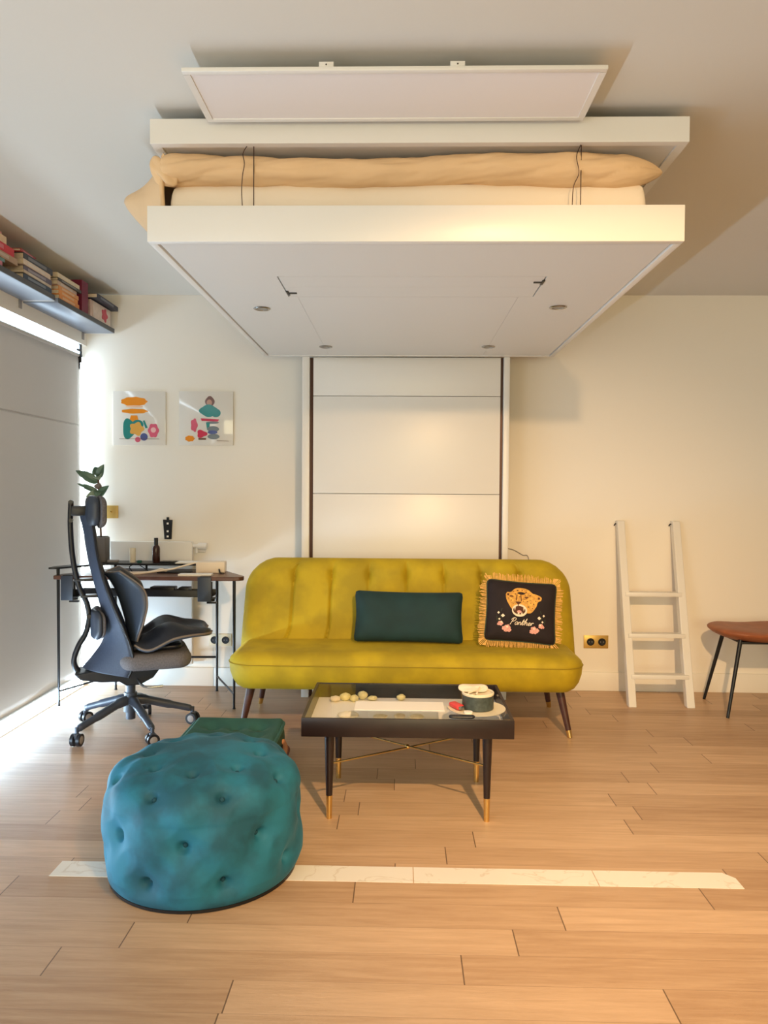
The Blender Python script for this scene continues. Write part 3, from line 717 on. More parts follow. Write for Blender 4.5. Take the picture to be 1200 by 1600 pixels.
# black earphones cord arching over the shelf edge
tag(MB().tube(spline([(-1.62, 4.50, ZD+.004), (-1.64, 4.515, .795), (-1.60, 4.52, .812), (-1.555, 4.515, .79), (-1.52, 4.50, ZD+.006), (-1.49, 4.47, ZD+.004)]), .003, 6).build('charging_cable', M['black']), 'black looped cable standing on the desk under the shelf', 'cable')
# white device with its folded arm
t = thing('desk_device', 'white box-shaped device with a thin arm on the right desk end', 'device', (-1.14, 4.52, ZD))
R_ = Matrix.Rotation(.10, 3, 'Z')
MB().box((-1.228, 4.47, ZD), (-1.058, 4.56, ZD+.066), .006, rot=R_).build('housing', M['peach'], t)
MB().tube([(-1.228, 4.475, ZD+.062), (-1.35, 4.42, ZD+.028), (-1.52, 4.345, ZD+.008), (-1.62, 4.30, ZD+.006)], .0055, 8).build('arm', M['peach'], t)
MB().tube(spline([(-1.085, 4.471, ZD+.024), (-1.080, 4.455, ZD+.022), (-1.072, 4.445, ZD+.006), (-1.05, 4.45, ZD+.003)]), .0045, 8).build('power_cord', M['black'], t)
tag(MB().tube(spline([(-1.68, 4.40, ZD+.006), (-1.55, 4.42, ZD+.006), (-1.48, 4.44, ZD+.010), (-1.43, 4.46, ZD+.022), (-1.40, 4.47, ZD+.008)]), .006, 8).build('charging_cable', M['peach']), 'thick white cable lying on the desk behind the chair', 'cable')
tag(MB().box((-1.285, 4.305, ZD), (-1.095, 4.375, ZD+.011), .002, rot=Matrix.Rotation(.07, 3, 'Z')).build('notebook', M['paper']), 'white notebook lying near the front edge of the desk', 'notebook')
tag(MB().box((-1.45, 4.44, ZD), (-1.26, 4.53, ZD+.008), .002, rot=Matrix.Rotation(-.03, 3, 'Z')).build('desk_pad', M['black']), 'flat black pad on the desk left of the white device', 'pad')

# ------------------------------------------------------------------ office chair
CX, CY = -1.415, 3.905
t = thing('office_chair', 'black office chair with headrest turned sideways at the desk', 'chair', (CX, CY, 0), 0.0)
ch_ = t
def lx(px): return CX+(px-203)*.00335
def lz(py): return .34+(1040-py)*.00335
# base: five arms with castors
CR = math.radians(22)          # the chair is turned to face along the wall
wheels = [tuple((Matrix.Rotation(-CR, 3, 'Z') @ Vector((wx-CX, wy-CY, 0)))+Vector((CX, CY, 0)))[:2] for wx, wy in ((-1.586, 3.64), (-1.22, 3.664), (-1.121, 4.027), (-1.419, 4.165), (-1.70, 4.02))]
for i, (wx, wy) in enumerate(wheels):
    d = Vector((wx-CX, wy-CY, 0)); L_ = d.length; d.normalize()
    pts = [(CX+d.x*s, CY+d.y*s, z) for s, z in ((.02, .160), (.07, .155), (.17, .125), (L_-.035, .092), (L_-.005, .080))]
    a = MB().tube(spline(pts, 5), [.026]*6+[.022]*6+[.018]*6+[.014]*3, 10).build('base_arm', M['slate'], t)
    n_ = Vector((-d.y, d.x, 0)); n_ = Matrix.Rotation(.5+i, 3, 'Z') @ n_
    cpt = Vector((wx, wy, .031))
    c = MB(); c.cyl((wx, wy, .092), (wx, wy, .045), .009, seg=10)
    c.box((wx-.014, wy-.014, .035), (wx+.014, wy+.014, .064), .006)
    cs = c.build('castor', M['slate'], a)
    for s in (-1, 1):
        q = MB(); p0 = cpt+n_*s*.008; p1 = cpt+n_*s*.024
        q.cyl(p0, p1, .0305, seg=22); q.mi = 1; q.cyl(p1, p1+n_*s*.002, .019, .015, 16); q.mi = 0
        q.build('wheel', [M['blackplastic'], M['grey']], cs)
m = MB(); m.cyl((CX, CY, .10), (CX, CY, .20), .036, .032, 20); m.cyl((CX, CY, .06), (CX, CY, .10), .024, seg=18); m.build('hub', M['slate'], t)
MB().cyl((CX, CY, .20), (CX, CY, .29), .025, seg=20).build('gas_lift', M['slate'], t)
m = MB(); m.prism([(lx(122), lz(1043)), (lx(130), lz(1052)), (lx(160), lz(1058)), (lx(186), lz(1059)), (lx(196), lz(1066)), (lx(216), lz(1066)), (lx(236), lz(1056)), (lx(248), lz(1040)), (lx(160), lz(1038))], CY-.085, CY+.085, 'y')
m.build('mechanism', M['blackplastic'], t, bevel=.008)
MB().tube(spline([(lx(212), CY-.09, lz(1056)), (lx(218), CY-.14, lz(1062)), (lx(226), CY-.17, lz(1064)), (lx(248), CY-.18, lz(1063))]), .006, 8).build('height_lever', M['chrome'], t)
# seat cushion
seat = MB(); seat.slab(.180, .215, .08, .040, .045, .035, lambda a, b, c: (lx(238)+a, CY+b, .393+c), 24, 24)
seat.build('seat', M['greyfab'], t)
# rear spine: two curved bars
sp = spline([(118, 783), (117, 820), (120, 868), (128, 910), (140, 940), (143, 962), (138, 985), (127, 1006), (121, 1026), (126, 1042), (140, 1050), (170, 1053)], 6)
for s in (-1, 1):
    MB().tube([(lx(x), CY+s*.020, lz(y)) for x, y in sp], .0125, 10, flat=.8).build('spine_bar', M['blackplastic'], t)
k = MB()
for y in (784, 812): k.tube([(lx(118), CY-.045, lz(y)), (lx(118), CY+.045, lz(y))], .011, 8)
k.box((lx(118), CY-.05, lz(805)), (lx(140), CY+.05, lz(790)), .006)
k.tube([(lx(143), CY-.05, lz(958)), (lx(143), CY+.05, lz(958))], .012, 8)
k.box((lx(131), CY-.03, lz(930)), (lx(165), CY+.03, lz(926)), .004); k.box((lx(122), CY-.03, lz(905)), (lx(150), CY+.03, lz(901)), .004)
k.build('cross_bar', M['blackplastic'], t)
# backrest: wrap-around shell, centre line and forward edge line
cen = spline([(130, 796, .06), (137, 830, .10), (143, 870, .14), (152, 910, .17), (161, 945, .19), (168, 975, .205), (163, 1000, .215), (148, 1022, .215), (134, 1038, .20)], 6)
edg = spline([(145, 790), (151, 830), (157, 870), (166, 905), (178, 940), (191, 972), (201, 1000), (205, 1025), (198, 1046)], 6)
def backfn(u, v):
    i = v*(len(cen)-1); k0 = int(min(i, len(cen)-2)); f_ = i-k0
    cx, cy, w_ = [cen[k0][d]*(1-f_)+cen[k0+1][d]*f_ for d in range(3)]
    ex, ey = [edg[k0][d]*(1-f_)+edg[k0+1][d]*f_ for d in range(2)]
    s = (u-.5)*2; q = abs(s)**1.7
    return (lx(cx+(ex-cx)*q), CY+w_*s*(1-.10*q), lz(cy+(ey-cy)*q))
bk = MB().grid(backfn, 26, 48).build('backrest', M['mesh'], t, angle=80); q = bk.modifiers.new('t', 'SOLIDIFY'); q.thickness = .012; q.offset = 0
for u in (0, 1):
    MB().tube([backfn(u, v/40) for v in range(41)], .008, 8).build('back_frame', M['blackplastic'], bk)
lp = MB(); lp.slab(.13, .075, .05, .018, .018, .02, lambda a, b, c: (lx(150)+.03*(abs(a)/.13)**2+c, CY+a, lz(970)+b), 16, 12)
lo_ = lp.build('lumbar_pad', M['slate'], t)
lp = MB(); lp.slab(.125, .07, .05, .016, .004, .02, lambda a, b, c: (lx(156)+.03*(abs(a)/.13)**2+c, CY+a, lz(970)+b), 16, 12); lp.build('lumbar_cushion', M['greyfab'], lo_)
# headrest
hd = MB(); hd.slab(.110, .080, .05, .030, .030, .03, lambda a, b, c: (lx(147)+c+.02*(a/.11)**2, CY+a, lz(798)+b), 18, 14); ho = hd.build('headrest', M['slate'], t)
hd = MB(); hd.slab(.112, .082, .05, .032, .004, .03, lambda a, b, c: (lx(156)+c+.02*(a/.11)**2, CY+a, lz(799)+b), 18, 14); hd.build('headrest_cushion', M['greyfab'], ho)

# posture seat lying on the chair: winged back shell and saddle seat, dark leather with tan piping
t = thing('posture_seat', 'dark leather winged posture seat lying on the office chair', 'seat cushion', (CX, CY, .44))
ps_ = t
PB = {'c': spline([(206, 1006), (200, 985), (195, 960), (188, 935), (178, 910), (166, 893)], 6), 'e': spline([(207, 1008), (212, 985), (219, 962), (224, 935), (217, 912), (186, 888)], 6)}
def pb(u, v, off):
    i = v*(len(PB['c'])-1); k0 = int(min(i, len(PB['c'])-2)); f_ = i-k0
    c_ = [PB['c'][k0][d]*(1-f_)+PB['c'][k0+1][d]*f_ for d in range(2)]; e_ = [PB['e'][k0][d]*(1-f_)+PB['e'][k0+1][d]*f_ for d in range(2)]
    s = (u-.5)*2; w_ = .13+.07*math.sin(PI*min(1, v*1.05))**.8
    q = s*s
    return (lx(c_[0]+(e_[0]-c_[0])*q)+off*(1-.3*q), CY+w_*s-off*.5*s, lz(c_[1]+(e_[1]-c_[1])*q))
sh = MB().grid(lambda u, v: pb(u, v, 0), 22, 30).build('back_shell', M['shell'], t, angle=80); q = sh.modifiers.new('t', 'SOLIDIFY'); q.thickness = .014; q.offset = 0
def pad(u, v):
    e = min(1, 6*min(u, 1-u, v, 1-v)); e = math.sqrt(max(0, 1-(1-e)**2))
    return pb(u, v, .010+.034*e)
MB().grid(pad, 26, 34).build('back_pad', M['leather'], t, angle=80)
rim = [pb(0, v/30, .004) for v in range(31)]+[pb(u/20, 1, .004) for u in range(1, 21)]+[pb(1, v/30, .004) for v in range(29, -1, -1)]
MB().tube(rim, .0055, 8).build('back_piping', M['piping'], sh)
SB = {'c': spline([(200, 1002), (225, 1010), (260, 1002), (290, 996), (318, 992)], 6), 'e': spline([(207, 1000), (228, 1007), (262, 992), (295, 988), (325, 990)], 6)}
def sbf(u, v, off):
    i = v*(len(SB['c'])-1); k0 = int(min(i, len(SB['c'])-2)); f_ = i-k0
    c_ = [SB['c'][k0][d]*(1-f_)+SB['c'][k0+1][d]*f_ for d in range(2)]; e_ = [SB['e'][k0][d]*(1-f_)+SB['e'][k0+1][d]*f_ for d in range(2)]
    s = (u-.5)*2; q = s*s; w_ = .14+.075*math.sin(PI*min(1, .15+v*.75))
    if v > .8: w_ *= math.sqrt(max(.05, 1-((v-.8)/.2)**2*.75))
    hump = off*(1+.9*math.sin(PI*min(1, v*1.15))*(1-q)*.6)
    return (lx(c_[0]+(e_[0]-c_[0])*q), CY+w_*s*(1-.3*off), lz(c_[1]+(e_[1]-c_[1])*q)+hump)
ss = MB().grid(lambda u, v: sbf(u, v, 0), 22, 26).build('seat_shell', M['shell'], t, angle=80); q = ss.modifiers.new('t', 'SOLIDIFY'); q.thickness = .014; q.offset = 0
def spad(u, v):
    e = min(1, 5*min(u, 1-u, v, 1-v)); e = math.sqrt(max(0, 1-(1-e)**2))
    s = abs(u-.5)*2
    x, y, z = sbf(u, v, .010+.028*e)
    return (x, y, z+.055*e*math.exp(-((v-.42)/.24)**2)*math.exp(-((s-.55)/.4)**2))
MB().grid(spad, 30, 34).build('seat_pad', M['leather'], t, angle=80)
rim = [sbf(0, v/26, .004) for v in range(27)]+[sbf(u/20, 1, .004) for u in range(1, 21)]+[sbf(1, v/26, .004) for v in range(25, -1, -1)]
MB().tube(rim, .0055, 8).build('seat_piping', M['piping'], ss)
w = MB()
w.slab(.12, .15, .05, .012, .012, .012, lambda a, b, c: (lx(243)+a, CY+b, .452+c), 12, 12); w.build('foot_pad', M['leather'], t)

for o_ in (ch_, ps_): o_.rotation_euler = (0, 0, CR)

# ------------------------------------------------------------------ sofa
t = thing('sofa', 'mustard yellow velvet sofa with a channelled back', 'sofa', (.025, 4.1, 0))
SX = .024
b_ = MB(); b_.slab(.909, .346, .13, .0015, .137, .075, lambda a, b, c: (SX+a, 4.095+b, .3835+c), 60, 30)
b_.build('seat_base', M['mustard'], t, angle=80)
def crown(a, b): return .006*noise.noise(Vector((a*3, b*3, 2)))+.008*(1-(a/.9)**2)
b_ = MB(); b_.slab(.909, .346, .13, .054, .0015, .085, lambda a, b, c: (SX+a, 4.095+b, .3835+c), 70, 34, front=crown)
b_.build('seat_cushion', M['mustard'], t, angle=80)
rim = []
for k in range(240):
    a = 2*PI*k/240
    # rounded rectangle by angle
    W_, H_, r = .910, .347, .13
    ca, sa = math.cos(a), math.sin(a)
    lo_r, hi_r = 0, 2
    for _ in range(30):
        rr = (lo_r+hi_r)/2
        if sdf_rr(ca*rr, sa*rr, W_, H_, r) > 0: hi_r = rr
        else: lo_r = rr
    rim.append((SX+ca*rr, 4.095+sa*rr, .3835))
MB().tube(rim+[rim[0]], .0028, 6, cap=False).build('piping', M['mustarddark'], t)
# backrest leaning back
BH = .270; top_ = Vector((SX+.012, 4.345, .875)); low_ = Vector((SX+.012, 4.215, .345))
ax = Vector((1, 0, 0)); bx = (top_-low_).normalized(); nx = ax.cross(bx).normalized()
if nx.y > 0: nx = -nx
mid = (top_+low_)/2; BHh = (top_-low_).length/2
XK = [.03+.213*k-(SX+.012) for k in (-3, -2, -1, 0, 1, 2, 3)]
def chan(a, b):
    d = .010*math.cos(2*PI*(a-XK[3])/.213)*-.25 if abs(a) < .78 else 0
    tz = b/BHh
    for i, xk in enumerate(XK):
        dx = abs(a-xk)
        amp = .016 if i in (0, 1) else (.014*max(0.15, min(1, (tz+.1)/.6)))
        d -= amp*math.exp(-(dx/.0065)**2)*(1 if tz < .72 else max(0, 1-(tz-.72)/.25))
        d -= .022*math.exp(-(dx/.020)**2-((b-BHh*.62)/.045)**2)
        d -= .006*math.exp(-(dx/.05)**2-((b-BHh*.62)/.09)**2)
    return d
def square_foot(a, b):
    if b > 0: return a, b
    d = max(0, -b-(BHh-.185)); return a*.928/(.928-(.185-math.sqrt(max(0, .185**2-d*d)))), b
b_ = MB(); b_.slab(.928, BHh, .185, .085, .06, .075, lambda a, b, c: tuple(mid+ax*(a*(1.0-.012*(b/BHh)))+bx*b+nx*c), 260, 60, front=chan, warp=square_foot)
b_.build('backrest', M['mustard'], t, angle=80)
for sx in (-1, 1):
    for y, y2 in ((3.93, 3.88), (4.38, 4.42)):
        x = SX+sx*.80; xf = SX+sx*.845
        l = MB().tube([(x, y, .262), (xf, y2, .035)], [.024, .0145], 16).build('leg', M['walnut'], t)
        d = Vector((xf-x, y2-y, -.227)).normalized()
        e = Vector((xf, y2, .035)); f_ = e+d*(.035/abs(d.z))
        MB().tube([tuple(e-d*.002), (f_.x, f_.y, 0.0005)], [.0152, .012], 16).build('brass_tip', M['brass'], l)

# cushions on the sofa
def frame(center, tilt, roll=0.0):
    c = Vector(center); a = Vector((math.cos(roll), 0, math.sin(roll)))
    n = Vector((0, -math.cos(tilt), math.sin(tilt)))
    b = n.cross(a).normalized()
    if b.z < 0: b = -b
    return lambda p, q, r: tuple(c+a*p+b*q+n*r)
fr_ = frame((.043, 4.068, .584), .30, -.012)
m = MB(); m.slab(.298, .140, .025, .055, .045, .12, fr_, 40, 24, front=lambda a, b: .012*noise.noise(Vector((a*7, b*9, 3)))-.006*math.cos(a*9),
                 warp=lambda a, b: (a*(1-.045*(1-(abs(b)/.14)**2)*abs(a/.3)**3), b*(1-.05*(1-(abs(a)/.3)**2)*abs(b/.14)**3)))
tag(m.build('cushion', M['greenvelvet'], angle=80), 'long dark green velvet cushion in the middle of the sofa', 'cushion')
t = thing('cushion', 'square black cushion with gold fringe and an embroidered big cat', 'cushion', (.64, 4.06, .46))
fr_ = frame((.642, 4.046, .620), .30, -.075)
TF = .052
def cf(a, b): return .006*noise.noise(Vector((a*9, b*9, 7)))
WP = lambda a, b: (a*(1-.05*(1-(abs(b)/.17)**2)*abs(a/.19)**3), b*(1-.05*(1-(abs(a)/.19)**2)*abs(b/.17)**3))
m = MB(); m.slab(.190, .165, .02, TF, .045, .13, fr_, 40, 36, front=cf, warp=WP)
m.build('cover', M['blackvelvet'], t, angle=80)
def surf(a, b, e=.0015):
    s = max(0, -sdf_rr(a, b, .19, .165, .02)); q = 1-min(1, s/.13); p = math.sqrt(max(0, 1-q*q))
    return fr_(*WP(a, b), (TF+cf(a, b))*p+e)
# edging and fringe
def per(k, n, W_, H_):
    a = 2*PI*k/n; ca, sa = math.cos(a), math.sin(a); q = (abs(ca/W_)**14+abs(sa/H_)**14)**(-1/14); return ca*q, sa*q
pts = [per(k, 120, .190, .165) for k in range(121)]
MB().tube([fr_(*WP(a, b), .0) for a, b in pts], .005, 8, cap=False).build('edging', M['greenedge'], t)
fg = MB(); n_ = 260
for k in range(n_):
    a0 = per(k, n_, .190, .165); a1 = per(k+.55, n_, .190, .165); s = 1+.19*(1+.20*rnd.uniform(-1, 1)); s1 = (s*.19)/.19
    sc = lambda p, f_: (p[0]*(1+(f_-1)*.82*abs(p[0])/.19) if abs(p[0]) > .17 else p[0]*(1+(f_-1)*.15), p[1]*(1+(f_-1)*abs(p[1])/.165) if abs(p[1]) > .15 else p[1]*(1+(f_-1)*.15))
    j = rnd.uniform(-.004, .004)
    o0, o1 = sc(a0, s), sc(a1, s*1.0)
    zz = rnd.uniform(-.006, .006)
    fg.add([fr_(*WP(*a0), -.003), fr_(*WP(*a1), -.003), fr_(o1[0]+j, o1[1]+j, zz-.003), fr_(o0[0]+j, o0[1]+j, zz-.003),
            fr_(*WP(*a0), .003), fr_(*WP(*a1), .003), fr_(o1[0]+j, o1[1]+j, zz+.002), fr_(o0[0]+j, o0[1]+j, zz+.002)],
           [(0, 1, 2, 3), (7, 6, 5, 4), (0, 3, 7, 4), (1, 5, 6, 2), (2, 6, 7, 3)])
fg.build('fringe', M['fringe'], t, smooth=False, merge=False)
# embroidery: coordinates as on the cushion face (metres)
U = .000543
def emb(mb, poly, e):
    pts = [surf((x-590)*U, -(y-478)*U*1.04, e) for x, y in poly]
    cx = sum(p[0] for p in poly)/len(poly); cy = sum(p[1] for p in poly)/len(poly)
    n = len(pts); c = surf((cx-590)*U, -(cy-478)*U*1.04, e)
    mb.add(pts+[c], [(i, (i+1) % n, n) for i in range(n)])
hd = MB()
emb(hd, spline([(425, 335), (440, 312), (475, 308), (520, 268), (570, 258), (640, 268), (690, 308), (715, 312), (772, 335), (776, 368), (742, 390), (728, 432), (684, 492), (640, 500), (560, 500), (500, 480), (455, 425), (430, 375), (425, 335)], 3)[:-1], .0020)
hd.mi = 1
emb(hd, ell(565, 480, 74, 58), .0026)
hd.mi = 2
emb(hd, ell(562, 478, 60, 40), .0032)
for x, y in ((480, 350), (630, 352)): emb(hd, ell(x, y, 22, 7, 12), .0030)
emb(hd, [(518, 398), (582, 398), (550, 430)], .0030)
for a_, b_2 in (((550, 425), (550, 448)), ((505, 372), (470, 362)), ((600, 372), (640, 362)), ((535, 330), (528, 390)), ((572, 330), (578, 390))):
    emb(hd, [(a_[0]-4, a_[1]-2), (a_[0]+4, a_[1]+2), (b_2[0]+4, b_2[1]+2), (b_2[0]-4, b_2[1]-2)], .0031)
emb(hd, ell(448, 335, 10, 12, 10), .003); emb(hd, ell(750, 352, 12, 12, 10), .003)
for x, y, q in [(500, 300, 7), (540, 288, 8), (585, 284, 7), (625, 300, 8), (665, 330, 7), (520, 325, 6), (575, 320, 6), (615, 335, 6), (690, 360, 8), (670, 400, 7), (650, 440, 8), (700, 410, 7), (480, 390, 6), (640, 390, 7), (600, 390, 5), (500, 420, 5), (690, 450, 6), (560, 350, 5), (455, 372, 6), (720, 380, 6)]:
    emb(hd, ell(x, y, q, q*.7, 10, 3, .2), .0030)
hd.mi = 1
emb(hd, [(508, 448), (526, 448), (520, 486)], .0038); emb(hd, [(600, 448), (616, 452), (604, 486)], .0038); emb(hd, [(545, 515), (556, 492), (566, 515)], .0038); emb(hd, [(578, 515), (588, 492), (598, 513)], .0038)
hd.mi = 3
emb(hd, ell(562, 492, 22, 14, 14), .0036)
hd.build('embroidered_head', [M['fur'], M['cream'], M['brownthread'], M['pink']], t, smooth=False, merge=False)
for sx in (1, -1):
    fl = MB()
    X = (lambda x: x) if sx == 1 else (lambda x: 1165-x)
    fl.mi = 0
    for x, y, r in ((455, 645, 30), (425, 655, 24), (470, 668, 24), (385, 612, 26), (365, 620, 14), (440, 672, 20)): emb(fl, ell(X(x), y, r, r*.85, 14, 5, .15), .0022)
    fl.mi = 1
    for x, y, r in ((405, 538, 16), (360, 513, 11), (372, 572, 10), (395, 600, 10), (452, 640, 10)): emb(fl, ell(X(x), y, r, r*.9, 12, 4, .2), .0028)
    fl.mi = 2
    for (xa, ya), (xb, yb) in (((350, 590), (345, 545)), ((385, 500), (395, 470)), ((390, 560), (378, 530))): emb(fl, [(X(xa)-3, ya), (X(xa)+3, ya), (X(xb)+3, yb), (X(xb)-3, yb)], .0022)
    fl.build('embroidered_flowers', [M['pink'], M['cream'], M['greenedge']], t, smooth=False, merge=False)
# the word "Panther" in joined-up stitching
ST = [[(.27, 1.0), (.17, .5), (.05, -.05)], [(.02, .72), (.10, .95), (.32, 1.06), (.56, .95), (.50, .62), (.20, .48)],
      [(.95, .40), (.80, .46), (.66, .30), (.68, .06), (.82, .0), (.95, .25), (.97, .42), (.94, .10), (1.06, .02)],
      [(1.06, .02), (1.12, .42), (1.10, 0)], [(1.11, .22), (1.22, .44), (1.35, .38), (1.34, .07), (1.46, .03)],
      [(1.46, .03), (1.64, .92), (1.60, .10), (1.74, .02)], [(1.48, .58), (1.82, .62)],
      [(1.74, .02), (1.98, 1.05), (1.93, 0)], [(1.94, .22), (2.08, .44), (2.20, .36), (2.19, .07), (2.30, .03)],
      [(2.30, .10), (2.56, .24), (2.60, .42), (2.44, .42), (2.38, .14), (2.50, 0), (2.70, .10)],
      [(2.70, .10), (2.80, .44), (2.80, 0)], [(2.80, .24), (2.92, .44), (3.06, .38)]]
m = MB()
for stx in ST:
    pp = [((x+y*.30-1.62)*.040+.002, (y-.5)*.034-.060) for x, y in spline(stx, 5)]
    L_, R__ = [], []
    for i, (x, y) in enumerate(pp):
        x0, y0 = pp[max(0, i-1)]; x1, y1 = pp[min(len(pp)-1, i+1)]
        l = math.hypot(x1-x0, y1-y0) or 1; nx_, ny_ = -(y1-y0)/l*.0015, (x1-x0)/l*.0015
        L_.append(surf(x+nx_, y+ny_, .0024)); R__.append(surf(x-nx_, y-ny_, .0024))
    n = len(pp)
    m.add(L_+R__, [(i, i+1, n+i+1, n+i) for i in range(n-1)])
m.build('embroidered_word', M['cream'], t, smooth=False, merge=False)

# ------------------------------------------------------------------ coffee table
t = thing('coffee_table', 'black coffee table with glass top over a white tray and brass-tipped legs', 'table', (.03, 3.08, 0))
tx0, tx1, ty0, ty1 = -.373, .430, 2.820, 3.352
m = MB(); e = .012
m.box((tx0, ty0, .334), (tx1, ty0+e, .405), .002); m.box((tx0, ty1-e, .334), (tx1, ty1, .405), .002); m.box((tx0, ty0+e, .334), (tx0+e, ty1-e, .405)); m.box((tx1-e, ty0+e, .334), (tx1, ty1-e, .405)); m.box((tx0+e, ty0+e, .334), (tx1-e, ty1-e, .3385))
m.build('apron', M['tableblack'], t)
MB().box((tx0+e, ty0+e, .3385), (tx1-e, ty1-e, .3415)).build('tray_floor', M['traywhite'], t, smooth=False)
MB().box((tx0+e, ty0+e, .3985), (tx1-e, ty1-e, .4030)).build('glass_top', M['glass'], t, smooth=False)
lg = ((-.271, 2.877), (.335, 2.872), (-.269, 3.287), (.334, 3.267))
for x, y in lg:
    l = MB().cyl((x, y, .334), (x, y, .088), .0195, .0125, 18).build('leg', M['tableblack'], t)
    MB().cyl((x, y, .090), (x, y, 0), .0128, .0108, 18).build('brass_ferrule', M['brass'], l)
for a, b in ((0, 3), (1, 2)):
    MB().tube([(*lg[a], .212), (*lg[b], .212+.006*(a == 1))], .0042, 8).build('cross_rod', M['brass'], t)
MB().ball((.032, 3.077, .214), .010, 14).build('rod_boss', M['brass'], t)

ZT = .4033; ZI = .3417
def lump(x, y, rx, ry, rz, label, mt='shellcream'):
    def fn(u, v):
        a, b = 2*PI*u, PI*(v-.5)
        q = 1+.18*noise.noise(Vector((math.cos(a)*1.5+x*30, math.sin(a)*1.5, b*1.5)))+.05*math.sin(a*9)*math.cos(b)
        return (x+rx*q*math.cos(b)*math.cos(a), y+ry*q*math.cos(b)*math.sin(a), ZT+rz*.92+rz*q*math.sin(b))
    m = MB().grid(fn, 22, 14, wrap_u=True)
    zm = min(v[2] for v in m.v); m.v = [(v[0], v[1], v[2]-zm+ZI+.0002) for v in m.v]
    return tag(m.build('seashell', M[mt], angle=80), label, 'seashell', 'shells under the glass of the coffee table')
M['shellwhite'] = mat('white_shell', (238, 232, 218), 0.5, noise_amt=0.1, noise_scale=60)
lump(-.283, 3.270, .022, .020, .012, 'pale shell at the left end of the back row under glass', 'cream')
lump(-.240, 3.290, .024, .020, .016, 'yellowish shell second in the back row under glass')
lump(-.200, 3.275, .020, .018, .014, 'yellowish shell third in the back row under glass')
lump(-.165, 3.305, .022, .019, .018, 'tall yellowish shell fourth in the back row under glass')
lump(-.122, 3.295, .021, .015, .010, 'small flat yellowish shell fifth in the back row under glass')
lump(.005, 3.300, .020, .014, .013, 'lone yellowish shell near the back middle under glass')
lump(-.210, 3.035, .044, .026, .013, 'large white shell at the left of the front row under glass', 'shellwhite')
lump(-.080, 3.030, .030, .020, .009, 'flat white shell second in the front row under glass', 'shellwhite')
lump(.000, 3.035, .024, .018, .010, 'small white shell third in the front row under glass', 'shellwhite')
lump(.068, 3.030, .028, .019, .010, 'white shell at the right of the front row under glass', 'shellwhite')
tag(MB().box((-.18, 2.935, ZT), (.175, 3.055, ZT+.003), .001).build('paper_sheet', M['paper'], smooth=False), 'white paper sheet lying on the glass table top', 'paper')
# dish, tin, lighter
dx, dy = .302, 2.962
tag(MB().lathe([(.0001, .003), (.06, .002), (.075, 0), (.112, .007), (.113, .0095), (.075, .006), (.0001, .006)], (dx, dy, ZT), 44).build('dish', M['creamplate']), 'round cream dish under the grey tin on the table', 'dish')
t = thing('tin', 'round dark grey tin standing on the cream dish', 'tin', (dx+.005, dy+.005, ZT+.0066))
m = MB(); zt = ZT+.0068
m.lathe([(.0001, 0), (.060, 0), (.062, .002), (.062, .062), (.060, .064), (.056, .062), (.056, .018), (.0001, .018)], (dx+.005, dy+.005, zt), 44); m.build('body', M['tin'], t)
MB().lathe([(.0625, .056), (.0635, .059), (.0635, .064), (.060, .0665), (.055, .064), (.055, .058)], (dx+.005, dy+.005, zt), 44).build('rim', M['creamplate'], t)
m = MB()
def lid(u, v):
    a = 2*PI*u; r = .062*v
    return (dx-.012+r*math.cos(a)*.95, dy+.030+r*math.sin(a)*.55, zt+.0695+.003*math.sin(a*3)*v+.004*(1-v)+.008*math.sin(a)*v+.0045)
m.grid(lid, 32, 8, wrap_u=True); q = m.build('crumpled_paper', M['sheet']); q.modifiers.new('t', 'SOLIDIFY').thickness = .003
tag(q, 'crumpled cream paper lying across the back of the grey tin', 'paper')
for p0, p1, lab in (((dx-.035, dy-.035, zt+.0705), (dx+.04, dy+.045, zt+.0735), 'thin pale stick laid slantwise across the tin'), ((dx-.005, dy-.045, zt+.0705), (dx+.02, dy+.055, zt+.0755), 'thin pale stick laid front to back across the tin')):
    tag(MB().cyl(p0, p1, .0035, seg=8).build('stick', M['cream']), lab, 'stick')
t = thing('lighter', 'red lighter lying on the left rim of the dish', 'lighter', (.215, 2.965, ZT))
MB().box((-.016, -.034, 0), (.016, .034, .018), .007, 3).build('body', M['red'], t, world=False); MB().box((-.012, -.044, .003), (.012, -.030, .015), .004).build('cap', M['chrome'], t, world=False)
t.location = (.222, 2.955, ZT+.0098); t.rotation_euler = (0, -.06, .5)
tag(MB().lathe([(.0001, 0), (.016, 0), (.017, .002), (.0165, .008), (.0001, .009)], (.262, 2.885, ZT+.008), 24).build('white_disc', M['paper']), 'small white disc on the front of the dish', 'disc')
m = MB(); m.slab(.050, .014, .013, .006, .006, .008, lambda a, b, c: (.235+a, 2.850+b, ZT+.0063+c), 20, 8)
tag(m.build('pocket_case', M['blackplastic']), 'small dark oblong case at the front edge of the table', 'case')

# ------------------------------------------------------------------ pouf
PX, PY = -.655, 2.502
pr = []
for k in range(0, 61):
    q = k/60
    if q < .42: z = .012+(.262-.012)*(q/.42); r = .309+.007*math.sin(PI*z/.27)-.010*max(0, (.04-z)/.04)**2
    else:
        a = (q-.42)/.58*PI/2; r = .311*max(0, math.cos(a))**.56; z = .262+.126*math.sin(a)**.88
    pr.append((r, z))
cum = [0]
for i in range(1, len(pr)): cum.append(cum[-1]+math.hypot(pr[i][0]-pr[i-1][0], pr[i][1]-pr[i-1][1]))
def at_s(z=None, r=None):
    best = min(range(len(pr)), key=lambda i: abs(pr[i][1]-z) if z is not None else abs(pr[i][0]-r)+(10 if pr[i][1] < .3 else 0)); return cum[best]
rows = [(at_s(z=.085), 25.6), (at_s(z=.205), 3.0), (at_s(z=.335), 25.6), (at_s(r=.185), 3.0)]
rws = []
btn = []
